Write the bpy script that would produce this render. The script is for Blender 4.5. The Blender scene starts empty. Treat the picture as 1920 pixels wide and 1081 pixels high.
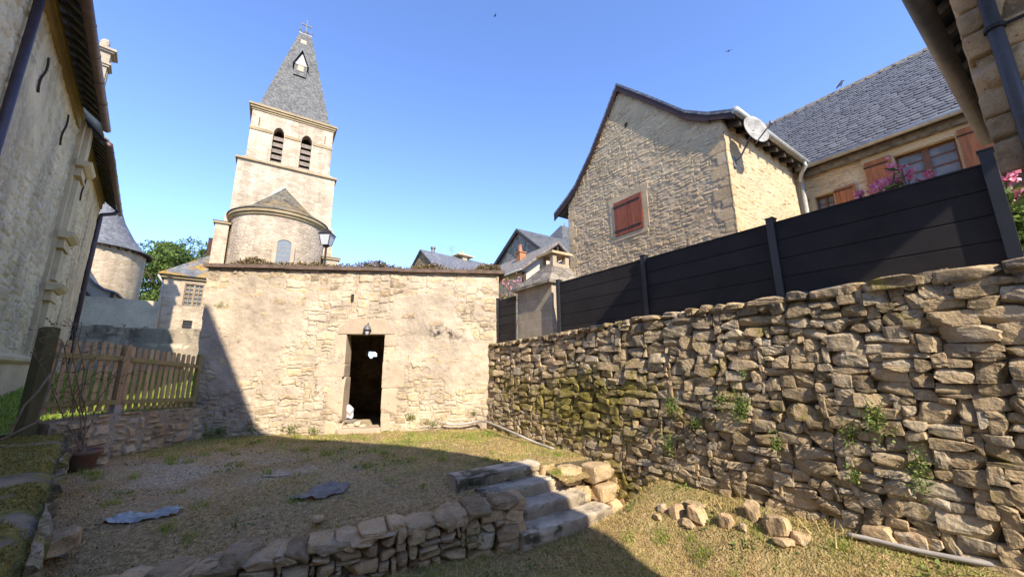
import bpy, math, random
import numpy as np
from mathutils import Matrix, Vector

scene = bpy.context.scene
C = bpy.context.collection
EYE = 1.9                      # height of the lens above the lower lawn; "rel" heights below are relative to the lens

# ------------------------------------------------------------------ camera
FPX, CX, CY = 700.0, 960.0, 540.5
_up = np.array([930.0 - CX, -(-2860.0 - CY), FPX]); _up /= np.linalg.norm(_up)
_fh = np.array([0, 0, 1.0]) - _up * _up[2]; _fh /= np.linalg.norm(_fh)
_rt = np.cross(_up, _fh)
if _rt[0] < 0: _rt = -_rt
RW3 = np.array([_rt, _fh, _up])
cam = bpy.data.cameras.new('camera'); camo = bpy.data.objects.new('camera', cam); C.objects.link(camo)
cam.sensor_width = 36.0; cam.lens = FPX / 1920 * 36.0; cam.clip_start = 0.05; cam.clip_end = 2000
_r, _u, _f = RW3[:, 0], RW3[:, 1], RW3[:, 2]
camo.matrix_world = Matrix(((_r[0], _u[0], -_f[0], 0), (_r[1], _u[1], -_f[1], 0), (_r[2], _u[2], -_f[2], EYE), (0, 0, 0, 1)))
scene.camera = camo

# ------------------------------------------------------------------ light
SUN_AZ, SUN_EL = 155.5, 38.0    # azimuth clockwise from the view direction (+Y)
world = bpy.data.worlds.new('World'); scene.world = world; world.use_nodes = True
wn = world.node_tree; bg = wn.nodes['Background']
sky = wn.nodes.new('ShaderNodeTexSky'); sky.sky_type = 'NISHITA'; sky.sun_disc = False
sky.sun_elevation = math.radians(SUN_EL); sky.sun_rotation = math.radians(SUN_AZ)
sky.air_density = 0.8; sky.dust_density = 0.0; sky.ozone_density = 3.0; sky.altitude = 1200
tn = wn.nodes.new('ShaderNodeMix'); tn.data_type = 'RGBA'; tn.blend_type = 'MULTIPLY'; tn.inputs[0].default_value = 1.0; tn.inputs[7].default_value = (0.84, 0.87, 1.02, 1)
wn.links.new(sky.outputs[0], tn.inputs[6]); wn.links.new(tn.outputs[2], bg.inputs[0]); bg.inputs[1].default_value = 0.15
sl = bpy.data.lights.new('sun', 'SUN'); sl.energy = 2.65; sl.angle = math.radians(0.5); sl.color = (1.0, 0.90, 0.76)
so = bpy.data.objects.new('sun', sl); C.objects.link(so)
_a, _e = math.radians(SUN_AZ), math.radians(SUN_EL)
so.rotation_euler = Vector((math.sin(_a) * math.cos(_e), math.cos(_a) * math.cos(_e), math.sin(_e))).to_track_quat('Z', 'Y').to_euler()
so.location = (0, 0, 40)
scene.view_settings.view_transform = 'Standard'; scene.view_settings.look = 'None'
scene.view_settings.exposure = 1.75; scene.view_settings.gamma = 1.0
scene.cycles.max_bounces = 8; scene.cycles.diffuse_bounces = 5

# ------------------------------------------------------------------ small maths
def sm(a, b, x):
    t = np.clip((x - a) / (b - a), 0, 1); return t * t * (3 - 2 * t)

def vnoise(x, y, seed=0):
    x = np.asarray(x, float); y = np.asarray(y, float)
    r = np.random.RandomState(seed).rand(256, 256)
    xi = np.floor(x).astype(int); yi = np.floor(y).astype(int); fx = x - xi; fy = y - yi
    fx = fx * fx * (3 - 2 * fx); fy = fy * fy * (3 - 2 * fy)
    a = r[xi & 255, yi & 255]; b = r[(xi + 1) & 255, yi & 255]; c = r[xi & 255, (yi + 1) & 255]; d = r[(xi + 1) & 255, (yi + 1) & 255]
    return (a * (1 - fx) + b * fx) * (1 - fy) + (c * (1 - fx) + d * fx) * fy

def fbm(x, y, seed=0, o=4):
    s = 0; a = 0.5; t = 0
    for i in range(o):
        s = s + a * vnoise(np.asarray(x) * 2 ** i, np.asarray(y) * 2 ** i, seed + i); t += a; a *= 0.5
    return s / t

def prof(pts):
    xs, ys = zip(*pts); return lambda u: np.interp(u, xs, ys)

class Fr:
    """vertical frame: u runs along azimuth az (left to right), d away to the left-hand side of u, z up (world)."""
    def __init__(s, az):
        a = math.radians(az); b = math.radians(az - 90)
        s.U = np.array([math.sin(a), math.cos(a), 0]); s.D = np.array([math.sin(b), math.cos(b), 0])
    def p(s, u, d, z):
        u = np.asarray(u, float)[..., None]; d = np.asarray(d, float)[..., None]; z = np.asarray(z, float)[..., None]
        return u * s.U + d * s.D + z * np.array([0, 0, 1.0])
    def inv(s, x, y): return x * s.U[0] + y * s.U[1], x * s.D[0] + y * s.D[1]

def ray(x, y):
    w = RW3 @ np.array([x - CX, -(y - CY), FPX]); return w / np.linalg.norm(w)
def onfr(fr, x, y, d):                      # real (u, z) where a sight line meets the wall plane d
    r = ray(x, y); p = r * (d / r.dot(fr.D)); return float(p.dot(fr.U)), float(p[2] + EYE)
def onz(x, y, z):
    r = ray(x, y); p = r * ((z - EYE) / r[2]); return np.array([p[0], p[1], z])
def atr(x, y, rng):
    p = ray(x, y) * rng; return np.array([p[0], p[1], p[2] + EYE])

# ------------------------------------------------------------------ mesh collecting
ATTR = ('tint', 'joint', 'moss', 'stain')
class Mb:
    def __init__(s): s.v = []; s.f = []; s.n = 0; s.a = {k: [] for k in ATTR}
    def add(s, v, f, **at):
        v = np.asarray(v, float).reshape(-1, 3)
        s.v.append(v)
        if isinstance(f, np.ndarray): s.f.extend((f + s.n).tolist())
        else: s.f.extend([[i + s.n for i in q] for q in f])
        for k in ATTR:
            x = at.get(k, 0.0); s.a[k].append(np.full(len(v), x) if np.isscalar(x) else np.asarray(x, float).ravel())
        s.n += len(v); return s
    def box(s, fr, u0, u1, d0, d1, z0, z1, **at):
        P = fr.p([u0, u1, u1, u0, u0, u1, u1, u0], [d0, d0, d1, d1, d0, d0, d1, d1], [z0] * 4 + [z1] * 4)
        return s.add(P, [[0, 3, 2, 1], [4, 5, 6, 7], [0, 1, 5, 4], [1, 2, 6, 5], [2, 3, 7, 6], [3, 0, 4, 7]], **at)
    def loft(s, A, B, **at):                 # closed prism between two matching outlines
        n = len(A); f = [list(range(n))[::-1], [n + i for i in range(n)]]
        f += [[i, (i + 1) % n, n + (i + 1) % n, n + i] for i in range(n)]
        return s.add(np.vstack([A, B]), f, **at)
    def prism(s, fr, uz, d0, d1, **at):
        u = [p[0] for p in uz]; z = [p[1] for p in uz]; n = len(uz)
        return s.loft(fr.p(u, [d0] * n, z), fr.p(u, [d1] * n, z), **at)
    def slab(s, fr, ud, z0, z1, **at):
        u = [p[0] for p in ud]; d = [p[1] for p in ud]; n = len(ud)
        return s.loft(fr.p(u, d, [z0] * n), fr.p(u, d, [z1] * n), **at)
    def side(s, fr, dz, u0, u1, **at):
        d = [p[0] for p in dz]; z = [p[1] for p in dz]; n = len(dz)
        return s.loft(fr.p([u0] * n, d, z), fr.p([u1] * n, d, z), **at)
    def tube(s, pts, r, n=10, cap=True, **at):
        pts = np.asarray(pts, float); m = len(pts); rr = np.full(m, r) if np.isscalar(r) else np.asarray(r)
        V = []
        t = np.gradient(pts, axis=0); t /= np.linalg.norm(t, axis=1)[:, None] + 1e-9
        ref = np.array([0, 0, 1.0]) if abs(t[0][2]) < 0.9 else np.array([1.0, 0, 0])
        a = np.cross(t[0], ref); a /= np.linalg.norm(a)
        for i in range(m):
            a = a - t[i] * a.dot(t[i]); a /= np.linalg.norm(a) + 1e-9; b = np.cross(t[i], a)
            th = np.arange(n) * 2 * math.pi / n
            V.append(pts[i] + rr[i] * (np.cos(th)[:, None] * a + np.sin(th)[:, None] * b))
        F = [[i * n + j, i * n + (j + 1) % n, (i + 1) * n + (j + 1) % n, (i + 1) * n + j] for i in range(m - 1) for j in range(n)]
        if cap: F += [list(range(n))[::-1], [(m - 1) * n + j for j in range(n)]]
        return s.add(np.vstack(V), F, **at)
    def lathe(s, c, prf, n=24, a0=0, a1=360, **at):
        c = np.asarray(c, float); full = abs(a1 - a0) >= 360; m = n if full else n + 1
        th = np.radians(a0 + (a1 - a0) * np.arange(m) / n)
        V = np.vstack([np.stack([c[0] + r * np.sin(th), c[1] + r * np.cos(th), np.full(m, c[2] + z)], 1) for r, z in prf])
        F = []
        for i in range(len(prf) - 1):
            for j in range(n):
                k = (j + 1) % m; F.append([i * m + j, (i + 1) * m + j, (i + 1) * m + k, i * m + k])
        return s.add(V, F, **at)

def base_of(v): return np.array([(v[:, 0].min() + v[:, 0].max()) / 2, (v[:, 1].min() + v[:, 1].max()) / 2, v[:, 2].min()])
ORG = {}
def build(name, mb, mat, parent=None, smooth=False):
    v = np.vstack(mb.v)
    o0 = ORG[parent] if parent is not None else base_of(v)
    me = bpy.data.meshes.new(name); me.from_pydata((v - o0).tolist(), [], mb.f); me.update()
    for k in ATTR:
        x = np.concatenate(mb.a[k])
        if x.any():
            at = me.attributes.new(k, 'FLOAT', 'POINT'); at.data.foreach_set('value', x.astype(np.float32))
    if smooth: me.polygons.foreach_set('use_smooth', np.ones(len(me.polygons), bool))
    for m in (mat if isinstance(mat, (list, tuple)) else [mat]): me.materials.append(m)
    o = bpy.data.objects.new(name, me); C.objects.link(o)
    if parent is None: o.location = o0
    else: o.parent = parent
    ORG[o] = o0
    return o
def tag(o, label, cat, group=None, kind=None):
    o['label'] = label
    if cat: o['category'] = cat
    if group: o['group'] = group
    if kind: o['kind'] = kind
    return o
def thing(name, label, cat, loc, group=None):
    o = bpy.data.objects.new(name, None); C.objects.link(o); o.location = tuple(float(x) for x in loc); o.empty_display_size = 0.2
    ORG[o] = np.array(loc, float); return tag(o, label, cat, group)

# ------------------------------------------------------------------ materials
class Nt:
    def __init__(s, name):
        s.m = bpy.data.materials.new(name); s.m.use_nodes = True; s.nt = s.m.node_tree
        s.b = s.nt.nodes['Principled BSDF']; s.tc = None
    def n(s, t, ins=None, **kw):
        x = s.nt.nodes.new('ShaderNode' + t)
        for k, v in kw.items(): setattr(x, k, v)
        for k, v in (ins or {}).items(): s.set(x.inputs[k], v)
        return x
    def set(s, sock, v):
        if isinstance(v, bpy.types.NodeSocket): s.nt.links.new(v, sock)
        elif isinstance(v, (tuple, list)) and len(v) == 3 and sock.type == 'RGBA': sock.default_value = (*v, 1)
        else: sock.default_value = v
    def obj(s):
        if not s.tc: s.tc = s.n('TexCoord')
        return s.tc.outputs['Object']
    def noise(s, scale, detail=4, rough=0.6, vec=None, dist=0.0):
        return s.n('TexNoise', {'Vector': vec or s.obj(), 'Scale': scale, 'Detail': detail, 'Roughness': rough, 'Distortion': dist}).outputs['Fac']
    def rng(s, v, a, b, c=0.0, d=1.0, kind='SMOOTHSTEP'):
        return s.n('MapRange', {0: v, 1: a, 2: b, 3: c, 4: d}, interpolation_type=kind).outputs[0]
    def math(s, op, a, b=0.0): return s.n('Math', {0: a, 1: b}, operation=op).outputs[0]
    def mix(s, f, a, b, bt='MIX'):
        x = s.n('Mix', data_type='RGBA', blend_type=bt); s.set(x.inputs[0], f); s.set(x.inputs[6], a); s.set(x.inputs[7], b); return x.outputs[2]
    def ramp(s, f, stops):
        x = s.n('ValToRGB', {0: f}); e = x.color_ramp.elements
        while len(e) < len(stops): e.new(0.5)
        for i, (p, c) in enumerate(stops): e[i].position = p; e[i].color = (*c, 1)
        return x.outputs[0]
    def attr(s, k): return s.n('Attribute', attribute_name=k).outputs['Fac']
    def mul(s, col, v):
        c = s.n('CombineColor', {0: v, 1: v, 2: v}).outputs[0]; return s.mix(1.0, col, c, 'MULTIPLY')
    def bump(s, h, st, dist=0.02, nrm=None):
        i = {'Height': h, 'Strength': st, 'Distance': dist}
        if nrm: i['Normal'] = nrm
        return s.n('Bump', i).outputs[0]
    def done(s, col, rough=0.9, nrm=None, spec=0.25, metal=0.0):
        s.set(s.b.inputs['Base Color'], col); s.set(s.b.inputs['Roughness'], rough)
        s.b.inputs['Specular IOR Level'].default_value = spec; s.b.inputs['Metallic'].default_value = metal
        if nrm: s.set(s.b.inputs['Normal'], nrm)
        return s.m

def stops(cols): return [(i / (len(cols) - 1), c) for i, c in enumerate(cols)]
def stone_mat(name, cols, mortar=(0.4, 0.33, 0.23), ns=9.0, bs=0.5, bd=0.02, cell=None, jw=0.06, mosscol=(0.10, 0.095, 0.02), stain=(0.05, 0.045, 0.04), dirt=0.35, patch=0.0, patchcol=None, cellbump=0.6, lich=0.0):
    t = Nt(name); ob = t.obj()
    if cell:
        mp = t.n('Mapping', {'Vector': ob, 'Scale': (1 / cell[0], 1 / cell[0], 1 / cell[1])}).outputs[0]
        wob = t.n('TexNoise', {'Vector': ob, 'Scale': 2.2, 'Detail': 2.0}).outputs['Color']
        mp = t.mix(0.22, mp, wob, 'ADD')
        v1 = t.n('TexVoronoi', {'Vector': mp, 'Scale': 1.0, 'Randomness': 0.85}, feature='F1')
        v2 = t.n('TexVoronoi', {'Vector': mp, 'Scale': 1.0, 'Randomness': 0.85}, feature='DISTANCE_TO_EDGE').outputs['Distance']
        tint = t.n('SeparateColor', {0: v1.outputs['Color']}).outputs[0]
        joint = t.rng(v2, 0.01, jw, 1.0, 0.0)
    else:
        tint = t.attr('tint'); joint = t.attr('joint')
    nz = t.noise(ns, 6, 0.65); n2 = t.noise(ns * 0.13, 5, 0.6); n3 = t.noise(ns * 5, 3, 0.7)
    tt = t.math('ADD', tint, t.rng(nz, 0.3, 0.7, -0.3, 0.3, 'LINEAR'))
    col = t.ramp(tt, stops(cols))
    col = t.mix(joint, col, mortar)
    if patch:
        pm = t.rng(t.noise(0.45, 5, 0.65), 0.56 - patch * 0.2, 0.68 - patch * 0.2); col = t.mix(t.math('MULTIPLY', pm, 0.75), col, patchcol or mortar)
    col = t.mul(col, t.math('MULTIPLY', t.rng(n2, 0.25, 0.75, 1.0 - dirt, 1.0 + dirt * 0.35, 'LINEAR'), t.rng(n3, 0.25, 0.75, 0.8, 1.15, 'LINEAR')))
    if cell:
        sv = t.n('Mapping', {'Vector': ob, 'Scale': (1.6, 1.6, 0.16)}).outputs[0]; col = t.mul(col, t.rng(t.noise(1.0, 5, 0.7, sv), 0.35, 0.65, 1.06, 0.80))
    if lich:
        lm = t.rng(t.noise(17, 4, 0.75), 0.60, 0.66); col = t.mix(t.math('MULTIPLY', lm, lich), col, (0.52, 0.49, 0.41))
        pm2 = t.rng(t.noise(38, 3, 0.7), 0.36, 0.30); col = t.mix(t.math('MULTIPLY', pm2, 0.75), col, tuple(x * 0.35 for x in cols[0]))
        gm = t.rng(t.noise(2.3, 4, 0.7), 0.52, 0.64); col = t.mix(t.math('MULTIPLY', gm, lich * 0.7), col, (0.30, 0.285, 0.25))
    st = t.math('MULTIPLY', t.attr('stain'), t.rng(nz, 0.35, 0.6)); col = t.mix(st, col, stain)
    mo = t.rng(t.math('ADD', t.attr('moss'), t.rng(t.noise(5.0, 6, 0.75), 0.25, 0.75, -0.45, 0.45, 'LINEAR')), 0.35, 0.65)
    mc = t.ramp(t.noise(14, 3), [(0.3, tuple(x * 0.5 for x in mosscol)), (0.7, tuple(x * 1.5 for x in mosscol))])
    col = t.mix(t.math('MULTIPLY', mo, 0.85), col, mc)
    h = t.math('ADD', nz, t.math('MULTIPLY', n3, 0.35)); nrm = t.bump(h, bs, bd)
    if lich: nrm = t.bump(t.noise(30, 5, 0.75), 0.7, 0.012, nrm)
    if cell:
        nrm = t.bump(t.math('ADD', t.rng(v2, 0.0, jw * 1.6), t.math('MULTIPLY', tint, 0.4)), cellbump, 0.04, nrm)
    return t.done(col, 0.92, nrm, 0.15)

def plain_mat(name, col, rough=0.7, var=0.2, ns=6.0, bs=0.1, spec=0.3, metal=0.0, second=None, grain=None):
    t = Nt(name); vec = t.obj()
    if grain: vec = t.n('Mapping', {'Vector': vec, 'Scale': grain}).outputs[0]
    nz = t.noise(ns, 6, 0.65, vec)
    c = t.mix(t.rng(nz, 0.35, 0.7), col, second or tuple(x * (1 - var) for x in col))
    c = t.mul(c, t.rng(t.attr('tint'), 0, 1, 1.0, 1.0 + var * 1.5, 'LINEAR'))
    return t.done(c, rough, t.bump(nz, bs, 0.01), spec, metal)

def slate_mat(name, cols, row=(0.22, 0.14), lichen=None, lam=0.0, bs=0.7):
    t = Nt(name); ob = t.obj()
    mp = t.n('Mapping', {'Vector': ob, 'Scale': (1 / row[0], 1 / row[0], 1 / row[1])}).outputs[0]
    v = t.n('TexVoronoi', {'Vector': mp, 'Scale': 1.0, 'Randomness': 0.7}, feature='F1')
    e = t.n('TexVoronoi', {'Vector': mp, 'Scale': 1.0, 'Randomness': 0.7}, feature='DISTANCE_TO_EDGE').outputs['Distance']
    tint = t.n('SeparateColor', {0: v.outputs['Color']}).outputs[0]
    col = t.ramp(t.math('ADD', tint, t.rng(t.noise(2.0), 0.3, 0.7, -0.25, 0.25, 'LINEAR')), stops(cols))
    col = t.mul(col, t.rng(e, 0.0, 0.1, 0.6, 1.0))
    if lichen:
        m = t.rng(t.noise(0.9, 6, 0.7), 0.6 - lam, 0.66 - lam); col = t.mix(m, col, t.mix(t.rng(t.noise(6), 0.4, 0.6), lichen, tuple(x * 0.55 for x in lichen)))
    return t.done(col, 0.6, t.bump(t.math('ADD', e, t.math('MULTIPLY', tint, 0.5)), bs, 0.03), 0.35)

def leaf_mat(name, c1, c2, trans=0.25):
    t = Nt(name)
    col = t.ramp(t.math('ADD', t.attr('tint'), t.rng(t.noise(1.2), 0.3, 0.7, -0.15, 0.15, 'LINEAR')), stops([c1, c2]))
    t.done(col, 0.6, None, 0.25)
    tr = t.n('BsdfTranslucent', {0: t.mul(col, 1.6)}); mx = t.n('MixShader', {0: trans, 1: t.b.outputs[0], 2: tr.outputs[0]})
    out = [x for x in t.nt.nodes if x.type == 'OUTPUT_MATERIAL'][0]; t.nt.links.new(mx.outputs[0], out.inputs[0]); return t.m

M = {}
BARN_C = [(0.34, 0.265, 0.175), (0.55, 0.42, 0.255), (0.62, 0.49, 0.32), (0.50, 0.42, 0.32), (0.66, 0.52, 0.33), (0.56, 0.40, 0.23)]
M['barn'] = stone_mat('barn_rubble', BARN_C, mortar=(0.53, 0.43, 0.315), ns=12, bs=0.6, dirt=0.48, mosscol=(0.15, 0.14, 0.03))
M['barnraw'] = stone_mat('barn_plain', BARN_C, mortar=(0.45, 0.36, 0.24), cell=(0.3, 0.13))
M['dress'] = stone_mat('dressed_stone', [(0.47, 0.36, 0.25), (0.56, 0.43, 0.30), (0.60, 0.47, 0.31)], ns=10, bs=0.4, dirt=0.3)
M['dry'] = stone_mat('dry_stone', [(0.24, 0.18, 0.10), (0.42, 0.31, 0.175), (0.52, 0.385, 0.22), (0.58, 0.42, 0.235), (0.56, 0.45, 0.29), (0.38, 0.30, 0.20)], mortar=(0.05, 0.042, 0.03), ns=9, bs=0.9, bd=0.025, dirt=0.45, mosscol=(0.20, 0.165, 0.03), stain=(0.07, 0.06, 0.048), lich=0.38)
M['drymortar'] = stone_mat('dark_mortar', [(0.13, 0.10, 0.06), (0.25, 0.19, 0.115)], ns=14, bs=1.0, bd=0.03, dirt=0.4)
M['low'] = stone_mat('low_wall_stone', [(0.30, 0.21, 0.12), (0.50, 0.36, 0.20), (0.64, 0.465, 0.26), (0.60, 0.40, 0.215), (0.58, 0.47, 0.32)], ns=10, bs=0.9, bd=0.02, dirt=0.5, mosscol=(0.16, 0.145, 0.035), stain=(0.11, 0.085, 0.055), lich=0.35)
M['gable'] = stone_mat('gable_rubble', [(0.43, 0.295, 0.155), (0.57, 0.415, 0.23), (0.65, 0.485, 0.285), (0.60, 0.41, 0.205), (0.54, 0.42, 0.27)], mortar=(0.54, 0.41, 0.25), ns=10, bs=0.6, dirt=0.3)
M['church'] = stone_mat('church_stone', [(0.44, 0.345, 0.235), (0.55, 0.44, 0.31), (0.60, 0.48, 0.34)], mortar=(0.50, 0.40, 0.28), cell=(0.42, 0.2), jw=0.05, dirt=0.32, ns=4, cellbump=0.45)
M['churchtrim'] = stone_mat('church_trim', [(0.36, 0.27, 0.15), (0.45, 0.35, 0.21)], ns=5, bs=0.3, dirt=0.4)
M['tower'] = stone_mat('round_tower_stone', [(0.42, 0.33, 0.22), (0.52, 0.42, 0.29), (0.58, 0.47, 0.33)], mortar=(0.46, 0.37, 0.26), cell=(0.4, 0.17), dirt=0.25, ns=4, cellbump=0.35)
M['house_l'] = stone_mat('mansion_stone', [(0.40, 0.325, 0.225), (0.54, 0.45, 0.33), (0.62, 0.53, 0.40)], mortar=(0.50, 0.42, 0.31), cell=(0.42, 0.19), jw=0.06, dirt=0.45, ns=5, bs=1.0, bd=0.05, patch=0.3, patchcol=(0.56, 0.47, 0.35), cellbump=0.22)
M['house_s'] = stone_mat('mansion_rubble', [(0.56, 0.41, 0.22), (0.74, 0.56, 0.32), (0.79, 0.62, 0.38), (0.68, 0.53, 0.33)], mortar=(0.73, 0.55, 0.32), ns=8, bs=0.9, bd=0.03, dirt=0.4, stain=(0.24, 0.2, 0.15))
M['ltrim'] = stone_mat('mansion_trim', [(0.60, 0.45, 0.26), (0.74, 0.57, 0.35)], ns=6, bs=0.5, dirt=0.35)
M['band'] = stone_mat('ochre_band', [(0.36, 0.245, 0.10), (0.44, 0.31, 0.14)], ns=6, bs=0.5, dirt=0.35)
M['rend'] = stone_mat('old_render', [(0.46, 0.37, 0.26), (0.54, 0.44, 0.31)], ns=3, bs=0.4, dirt=0.35)
M['grey_rend'] = stone_mat('grey_render', [(0.58, 0.48, 0.33), (0.70, 0.59, 0.42)], ns=3, bs=0.5, dirt=0.55)
M['brownwall'] = stone_mat('brown_rubble', [(0.25, 0.18, 0.11), (0.36, 0.27, 0.17)], mortar=(0.3, 0.23, 0.15), cell=(0.3, 0.14))
M['block'] = None
M['slate'] = slate_mat('spire_slate', [(0.055, 0.056, 0.054), (0.105, 0.103, 0.094), (0.15, 0.145, 0.125)], row=(0.14, 0.10))
M['slate_blue'] = slate_mat('blue_slate', [(0.11, 0.115, 0.125), (0.185, 0.185, 0.19)])
M['slate_lichen'] = slate_mat('lichen_slate', [(0.11, 0.115, 0.12), (0.2, 0.2, 0.19)], lichen=(0.36, 0.22, 0.05), lam=0.1)
M['lauze'] = slate_mat('old_lauze', [(0.17, 0.145, 0.11), (0.29, 0.25, 0.185)], lichen=(0.33, 0.21, 0.07), lam=0.02)
M['tile'] = plain_mat('roof_slates', (0.125, 0.122, 0.122), 0.55, 0.28, 5, 0.3, 0.4)
M['wood_dark'] = plain_mat('dark_wood', (0.06, 0.042, 0.03), 0.75, 0.5, 4, 0.4, grain=(1, 1, 1))
M['barge'] = plain_mat('barge_board', (0.055, 0.028, 0.022), 0.6, 0.4, 5, 0.2)
M['rafter'] = plain_mat('old_rafter', (0.24, 0.2, 0.15), 0.85, 0.6, 7, 0.5)
M['soffit'] = plain_mat('soffit_board', (0.05, 0.043, 0.035), 0.9, 0.5, 5, 0.5)
M['shutter'] = plain_mat('shutter_paint', (0.27, 0.075, 0.028), 0.5, 0.35, 5, 0.3, grain=(6, 6, 0.7))
M['shutter_o'] = plain_mat('shutter_orange', (0.33, 0.11, 0.03), 0.5, 0.35, 5, 0.3, grain=(6, 6, 0.7))
M['joinery'] = plain_mat('window_wood', (0.17, 0.07, 0.03), 0.5, 0.3, 8, 0.2)
M['iron'] = plain_mat('iron', (0.03, 0.027, 0.025), 0.6, 0.3, 10, 0.2)
M['rust'] = plain_mat('rusty_iron', (0.07, 0.035, 0.022), 0.8, 0.4, 12, 0.3)
M['zinc'] = plain_mat('zinc', (0.42, 0.41, 0.36), 0.45, 0.3, 5, 0.1, 0.5, 0.3)
M['copper'] = plain_mat('brown_copper', (0.16, 0.095, 0.075), 0.5, 0.4, 6, 0.15, 0.5, 0.3)
M['purple'] = plain_mat('brown_pipe', (0.075, 0.05, 0.055), 0.5, 0.3, 6, 0.1, 0.5, 0.2)
M['galv'] = plain_mat('old_zinc_pipe', (0.19, 0.185, 0.175), 0.5, 0.35, 5, 0.15, 0.5, 0.3)
M['darkzinc'] = plain_mat('dark_zinc_pipe', (0.085, 0.085, 0.09), 0.55, 0.35, 5, 0.15, 0.4, 0.2)
M['lead'] = plain_mat('lead', (0.45, 0.46, 0.48), 0.5, 0.3, 5, 0.1, 0.5, 0.2)
M['fence'] = plain_mat('composite_board', (0.036, 0.032, 0.030), 0.7, 0.3, 3, 0.15, 0.15, second=(0.026, 0.023, 0.022))
M['fence_post'] = plain_mat('anthracite_post', (0.025, 0.028, 0.033), 0.4, 0.2, 8, 0.05, 0.5)
M['picket'] = plain_mat('weathered_wood', (0.36, 0.245, 0.13), 0.85, 0.35, 5, 0.4, grain=(8, 8, 0.8))
M['picket_g'] = plain_mat('mossy_wood', (0.10, 0.085, 0.04), 0.9, 0.5, 7, 0.5, second=(0.07, 0.075, 0.025))
M['rail'] = plain_mat('green_rail', (0.29, 0.215, 0.095), 0.85, 0.45, 6, 0.4, second=(0.2, 0.185, 0.06))
M['galvshoe'] = plain_mat('post_shoe', (0.3, 0.3, 0.31), 0.5, 0.2, 6, 0.05, 0.5, 0.3)
M['terracotta'] = plain_mat('terracotta', (0.20, 0.09, 0.05), 0.85, 0.45, 9, 0.4, second=(0.17, 0.13, 0.10))
M['orange_tile'] = plain_mat('chimney_clay', (0.45, 0.2, 0.09), 0.85, 0.4, 6, 0.3)
M['concrete'] = stone_mat('step_concrete', [(0.36, 0.285, 0.19), (0.58, 0.47, 0.33), (0.72, 0.60, 0.44)], ns=8, bs=1.0, bd=0.03, dirt=0.55, mosscol=(0.055, 0.05, 0.022), stain=(0.05, 0.045, 0.035))
M['mossrock'] = stone_mat('mossy_rock', [(0.20, 0.155, 0.095), (0.33, 0.265, 0.175), (0.44, 0.36, 0.245)], ns=7, bs=0.9, bd=0.03, dirt=0.5, mosscol=(0.17, 0.145, 0.03), stain=(0.06, 0.05, 0.035))
M['white'] = plain_mat('dish_paint', (0.36, 0.345, 0.30), 0.7, 0.35, 4, 0.1, 0.2, second=(0.17, 0.16, 0.13))
M['plastic'] = plain_mat('plastic_sheet', (0.33, 0.36, 0.35), 0.5, 0.3, 7, 0.4, 0.3, second=(0.20, 0.195, 0.17))
M['greysheet'] = plain_mat('grey_cloth', (0.27, 0.225, 0.185), 0.8, 0.35, 10, 0.5)
M['bag'] = plain_mat('bag_plastic', (0.75, 0.75, 0.75), 0.3, 0.2, 8, 0.2, 0.5)
M['hose'] = plain_mat('grey_hose', (0.42, 0.38, 0.33), 0.6, 0.3, 6, 0.1)
M['leaf_tree'] = leaf_mat('tree_leaf', (0.03, 0.06, 0.012), (0.17, 0.23, 0.05))
M['leaf_weed'] = leaf_mat('weed_leaf', (0.06, 0.10, 0.02), (0.24, 0.29, 0.07))
M['leaf_ole'] = leaf_mat('oleander_leaf', (0.05, 0.10, 0.03), (0.22, 0.29, 0.07))
M['petal'] = leaf_mat('pink_petal', (0.62, 0.15, 0.27), (0.90, 0.45, 0.54), 0.3)
M['petal_pale'] = leaf_mat('salmon_petal', (0.6, 0.25, 0.25), (0.8, 0.4, 0.4), 0.3)
M['dryblade'] = leaf_mat('dry_grass', (0.30, 0.215, 0.075), (0.76, 0.60, 0.26), 0.2)
M['greenblade'] = leaf_mat('green_grass', (0.10, 0.16, 0.02), (0.34, 0.42, 0.07), 0.3)
M['mossblade'] = leaf_mat('moss_tuft', (0.10, 0.08, 0.02), (0.34, 0.27, 0.06), 0.1)
M['sedum'] = leaf_mat('sedum', (0.09, 0.05, 0.025), (0.24, 0.18, 0.06), 0.1)
M['stem'] = plain_mat('dry_stem', (0.20, 0.14, 0.085), 0.85, 0.4, 10, 0.3)
M['black'] = plain_mat('feather_black', (0.012, 0.012, 0.014), 0.6, 0.3, 10, 0.1)
def glass_mat():
    t = Nt('window_glass'); return t.done(t.ramp(t.noise(3.0, 3), [(0.3, (0.10, 0.098, 0.09)), (0.7, (0.24, 0.235, 0.22))]), 0.3, t.bump(t.noise(1.5), 0.05, 0.02), 0.3)
M['glass'] = glass_mat()
M['lampglass'] = plain_mat('lamp_glass', (0.5, 0.52, 0.52), 0.2, 0.1, 4, 0.02, 0.6)

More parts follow.
